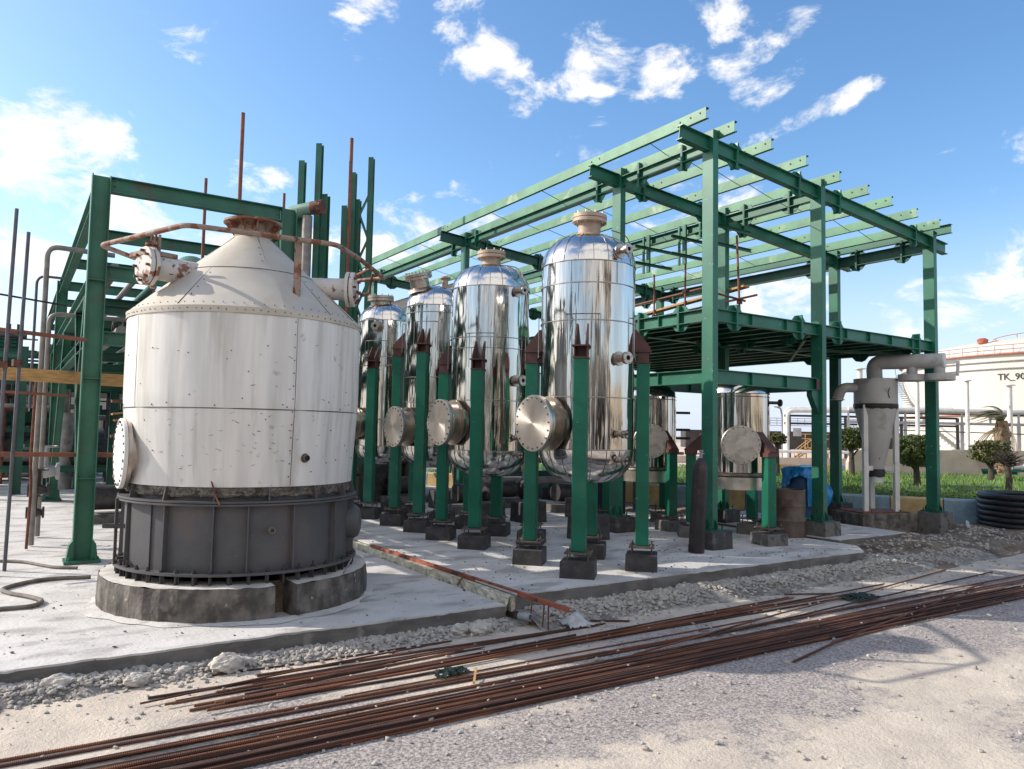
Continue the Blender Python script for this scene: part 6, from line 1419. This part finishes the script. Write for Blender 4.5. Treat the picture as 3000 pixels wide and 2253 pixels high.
for t in (.15, .3, .42, .6, .75):
    p = Vector((39.3, 30.0, 0)).lerp(Vector((47, 24.6, 0)), t); b = MB(); b.box((p.x, p.y, 2.35), (.7, .4, .5), .5); b.build('tray_box', 'galv', LR)
SP = thing('stair_platform', 'ochre handrailed stair and platform over pale pipes in the gap beside the middle column', 'stair', (35.2, 24.8, .6))
b = MB(); p0 = Vector((34.75, 25.15, .95)); p1 = Vector((35.35, 24.75, 1.50)); w = Vector((.5, .75, 0)).normalized() * .35
for i in range(6):
    q = p0.lerp(p1, i / 5); b.box((q.x, q.y, q.z), (.22, .5, .03), .98)
for s in (-1, 1): b.rect(p0 + w * s * .7, p1 + w * s * .7, .03, .08)
b.box((35.75, 24.55, 1.5), (.9, .6, .04), -.58); b.build('treads', 'orangest', SP)
b = MB()
for s in (-1, 1):
    b.tube([p0 + w * s * .7 + Vector((0, 0, .4)), p1 + w * s * .7 + Vector((0, 0, .42)), Vector((36.1, 24.3, 1.95)) + w * s * .7], .022, 6)
    for t in (0, .5, 1): q = p0.lerp(p1, t) + w * s * .7; b.tube([q, q + Vector((0, 0, .41))], .02, 5)
for x in (35.1, 35.5, 35.9): b.tube([(x, 24.9 - (x - 35) * .67, 1.5), (x, 24.9 - (x - 35) * .67, 2.22)], .02, 5)
b.tube([(35.0, 24.95, 2.22), (36.2, 24.2, 2.22)], .02, 5); b.tube([(35.0, 24.95, 1.98), (36.2, 24.2, 1.98)], .02, 5)
b.build('handrail', 'orangest', SP)
b = MB()
for q in ((35.35, 24.5), (35.5, 25.1), (36.1, 24.2)): b.box((q[0], q[1], 1.0), (.08, .08, 1.0))
b.build('legs', 'orangest', SP)
b = MB(); b.tube([(32.5, 26.0, 1.3), (40, 21.0, 1.3)], .08, 10); b.tube(bend([(33.2, 26.2, .7), (33.2, 26.2, 1.75), (33.9, 25.8, 1.75), (33.9, 25.8, .7)], .2), .09, 10); tag(b.build('pipe', 'white', origin=(34, 25.5, .6)), 'pale low pipe run with an arch in front of the ochre stair', 'pipe')
FB = thing('dark_building', 'long low dark building on the horizon beside the street lamp', 'building', (80, 56, .5))
b = MB(); b.box((80, 56, 1.5), (30, 4, 2.3), -.66); b.build('wall', 'darkwall', FB)
SLm = thing('street_lamp', 'grey street lamp with one curved arm in the gap beside the middle column', 'street lamp', (42.6, 31.85, .5))
b = MB(); b.tube(bend([(42.6, 31.85, .5), (42.55, 31.85, 3.45), (42.45, 31.9, 3.95), (42.2, 32.0, 4.0)], .5), [.07] * 9 if False else .06, 8); b.build('pole', 'galv', SLm)
b = MB(); b.lathe([(.0, .06), (.12, .03), (.16, -.03), (0, -.05)], (42.05, 32.08, 4.0), (-.3, .1, 1), 12); b.build('head', 'galv', SLm)
SL2 = thing('flood_light', 'twin headed flood light pole left of the storage tank edge', 'street lamp', (41.5, 23.5, .5))
b = MB(); b.tube([(41.5, 23.5, .5), (41.5, 23.5, 5.0)], .05, 8); b.build('pole', 'galv', SL2)
b = MB(); b.box((41.35, 23.6, 5.02), (.35, .2, .12), .4); b.build('head', 'galv', SL2)
FK = 'far painted kerb blocks'
for i in range(9):
    b = MB(); x = 27.0 + .72 * i; y = 21.9 - .47 * i; b.box((x, y, .70), (.83, .2, .34), -.578)
    tag(b.build('kerb_block', 'kblue' if i % 2 else 'kyel', origin=(x, y, .6)), ('pale blue' if i % 2 else 'pale yellow') + ' block of the distant kerb behind the blue drum', 'kerb block', FK)
b = MB(); b.box((33, 26.0, .72), (14, .3, .5), -.578); tag(b.build('low_wall', 'tanwall', origin=(33, 26, .5)), 'low pale wall running below the ochre stair', 'wall')
# coil of black corrugated pipe and orange pipe at the right edge
CO = thing('corrugated_pipe_coil', 'black corrugated plastic pipe coiled flat on the dirt at the right edge', 'pipe coil', (19.7, 8.05, .1))
for i in range(6):
    b = MB(); z = .17 + i * .128; n = 60; cx_, cy_ = 19.72, 8.02
    b.tube([(cx_ + 1.0 * math.cos(2 * PI * t / n), cy_ + 1.0 * math.sin(2 * PI * t / n), z + .004 * math.sin(t)) for t in range(n)], .066, 12, closed=True); b.build('turn', 'black', CO)
b = MB(); q = Vector((19.02, 7.72, .93)); b.tube([q, q + rv * 2.2], .075, 16); o = tag(b.build('pipe', 'orange', origin=q), 'orange plastic pipe resting on top of the black coil', 'pipe')
b = MB(); b.lathe([(.055, -.02), (.08, -.02), (.08, .06), (.055, .06)], q, rv, 18); b.build('socket', 'white', o)
WH = thing('clad_workshop', 'long grey clad workshop with dark doors behind the photographer, mirrored in the vessels', 'building', (-2, -12, 0))
b = MB(); b.box((-4, -14, 2.6), (30, 5, 5.2), -.12); b.build('wall', 'reflect_grey', WH)
for i in range(9):
    b = MB(); x = -17 + 3.2 * i; b.box((x, -11.42 - .1205 * (x + 4), 2.2), (1.5, .2, 3.6 - (i % 3)), -.12); b.build('door' if i % 2 else 'panel', 'void' if i % 2 else 'white', WH)
for i in range(7):
    b = MB(); x = -16 + 4.1 * i; b.tube([(x, -10.6 - .12 * (x + 4), 0), (x, -10.6 - .12 * (x + 4), 7.5)], .22, 10); b.build('downpipe', ('white', 'darksteel', 'reflect_tan')[i % 3], WH)
# things behind the photographer that the polished vessels mirror
PW = thing('process_tower', 'cream process tower behind the photographer, seen only mirrored in the vessels', 'tower', (2.0, -24, 0))
for x, y, r_, h in ((2.0, -24, 1.6, 16), (-3.0, -26, 2.2, 10), (8.5, -22, 1.2, 12), (-10, -18, 1.4, 9), (14, -24, 1.8, 11)):
    b = MB(); b.lathe([(r_, 0), (r_, h), (r_ * .5, h + r_ * .7), (0, h + r_)], (x, y, 0), (0, 0, 1), 24); b.build('column', 'reflect_tan', PW)
    b = MB()
    for z in np.arange(2.5, h, 2.6): b.lathe([(r_, z), (r_ + .8, z), (r_ + .8, z + .12), (r_, z + .12)], (x, y, 0), (0, 0, 1), 24)
    b.build('platforms', 'darksteel', PW)
SB = thing('site_building', 'long cream site building across the road behind the photographer', 'building', (18, -16, 0))
b = MB(); b.box((22, -18, 2.2), (22, 6, 4.4), .25); b.build('wall', 'reflect_tan', SB)
for i in range(6):
    b = MB(); b.box((13.5 + 3.3 * i, -17.1 + .84 * i, 2.4), (1.4, .2, 1.6), .25); b.build('window', 'void', SB)
TW = thing('lattice_tower', 'steel lattice tower left behind the photographer, mirrored in the vessels', 'lattice tower', (-14, 2, 0))
for sx, sy in ((-1, -1), (1, -1), (1, 1), (-1, 1)):
    b = MB(); b.rect((-14 + sx * 1.6, 2 + sy * 1.6, 0), (-14 + sx * .5, 2 + sy * .5, 16), .3, .3, (1, 0, 0)); b.build('leg', 'darksteel', TW)
b = MB()
for i in range(8):
    z0, z1 = i * 2.0, i * 2 + 2.0; w0, w1 = 1.6 - 1.1 * z0 / 16, 1.6 - 1.1 * z1 / 16
    for (ax, ay), (bx_, by_) in (((-1, -1), (1, -1)), ((1, -1), (1, 1)), ((1, 1), (-1, 1)), ((-1, 1), (-1, -1))):
        b.rect((-14 + ax * w0, 2 + ay * w0, z0), (-14 + bx_ * w1, 2 + by_ * w1, z1), .16, .16); b.rect((-14 + bx_ * w0, 2 + by_ * w0, z0), (-14 + ax * w1, 2 + ay * w1, z1), .16, .16)
b.build('bracing', 'darksteel', TW)
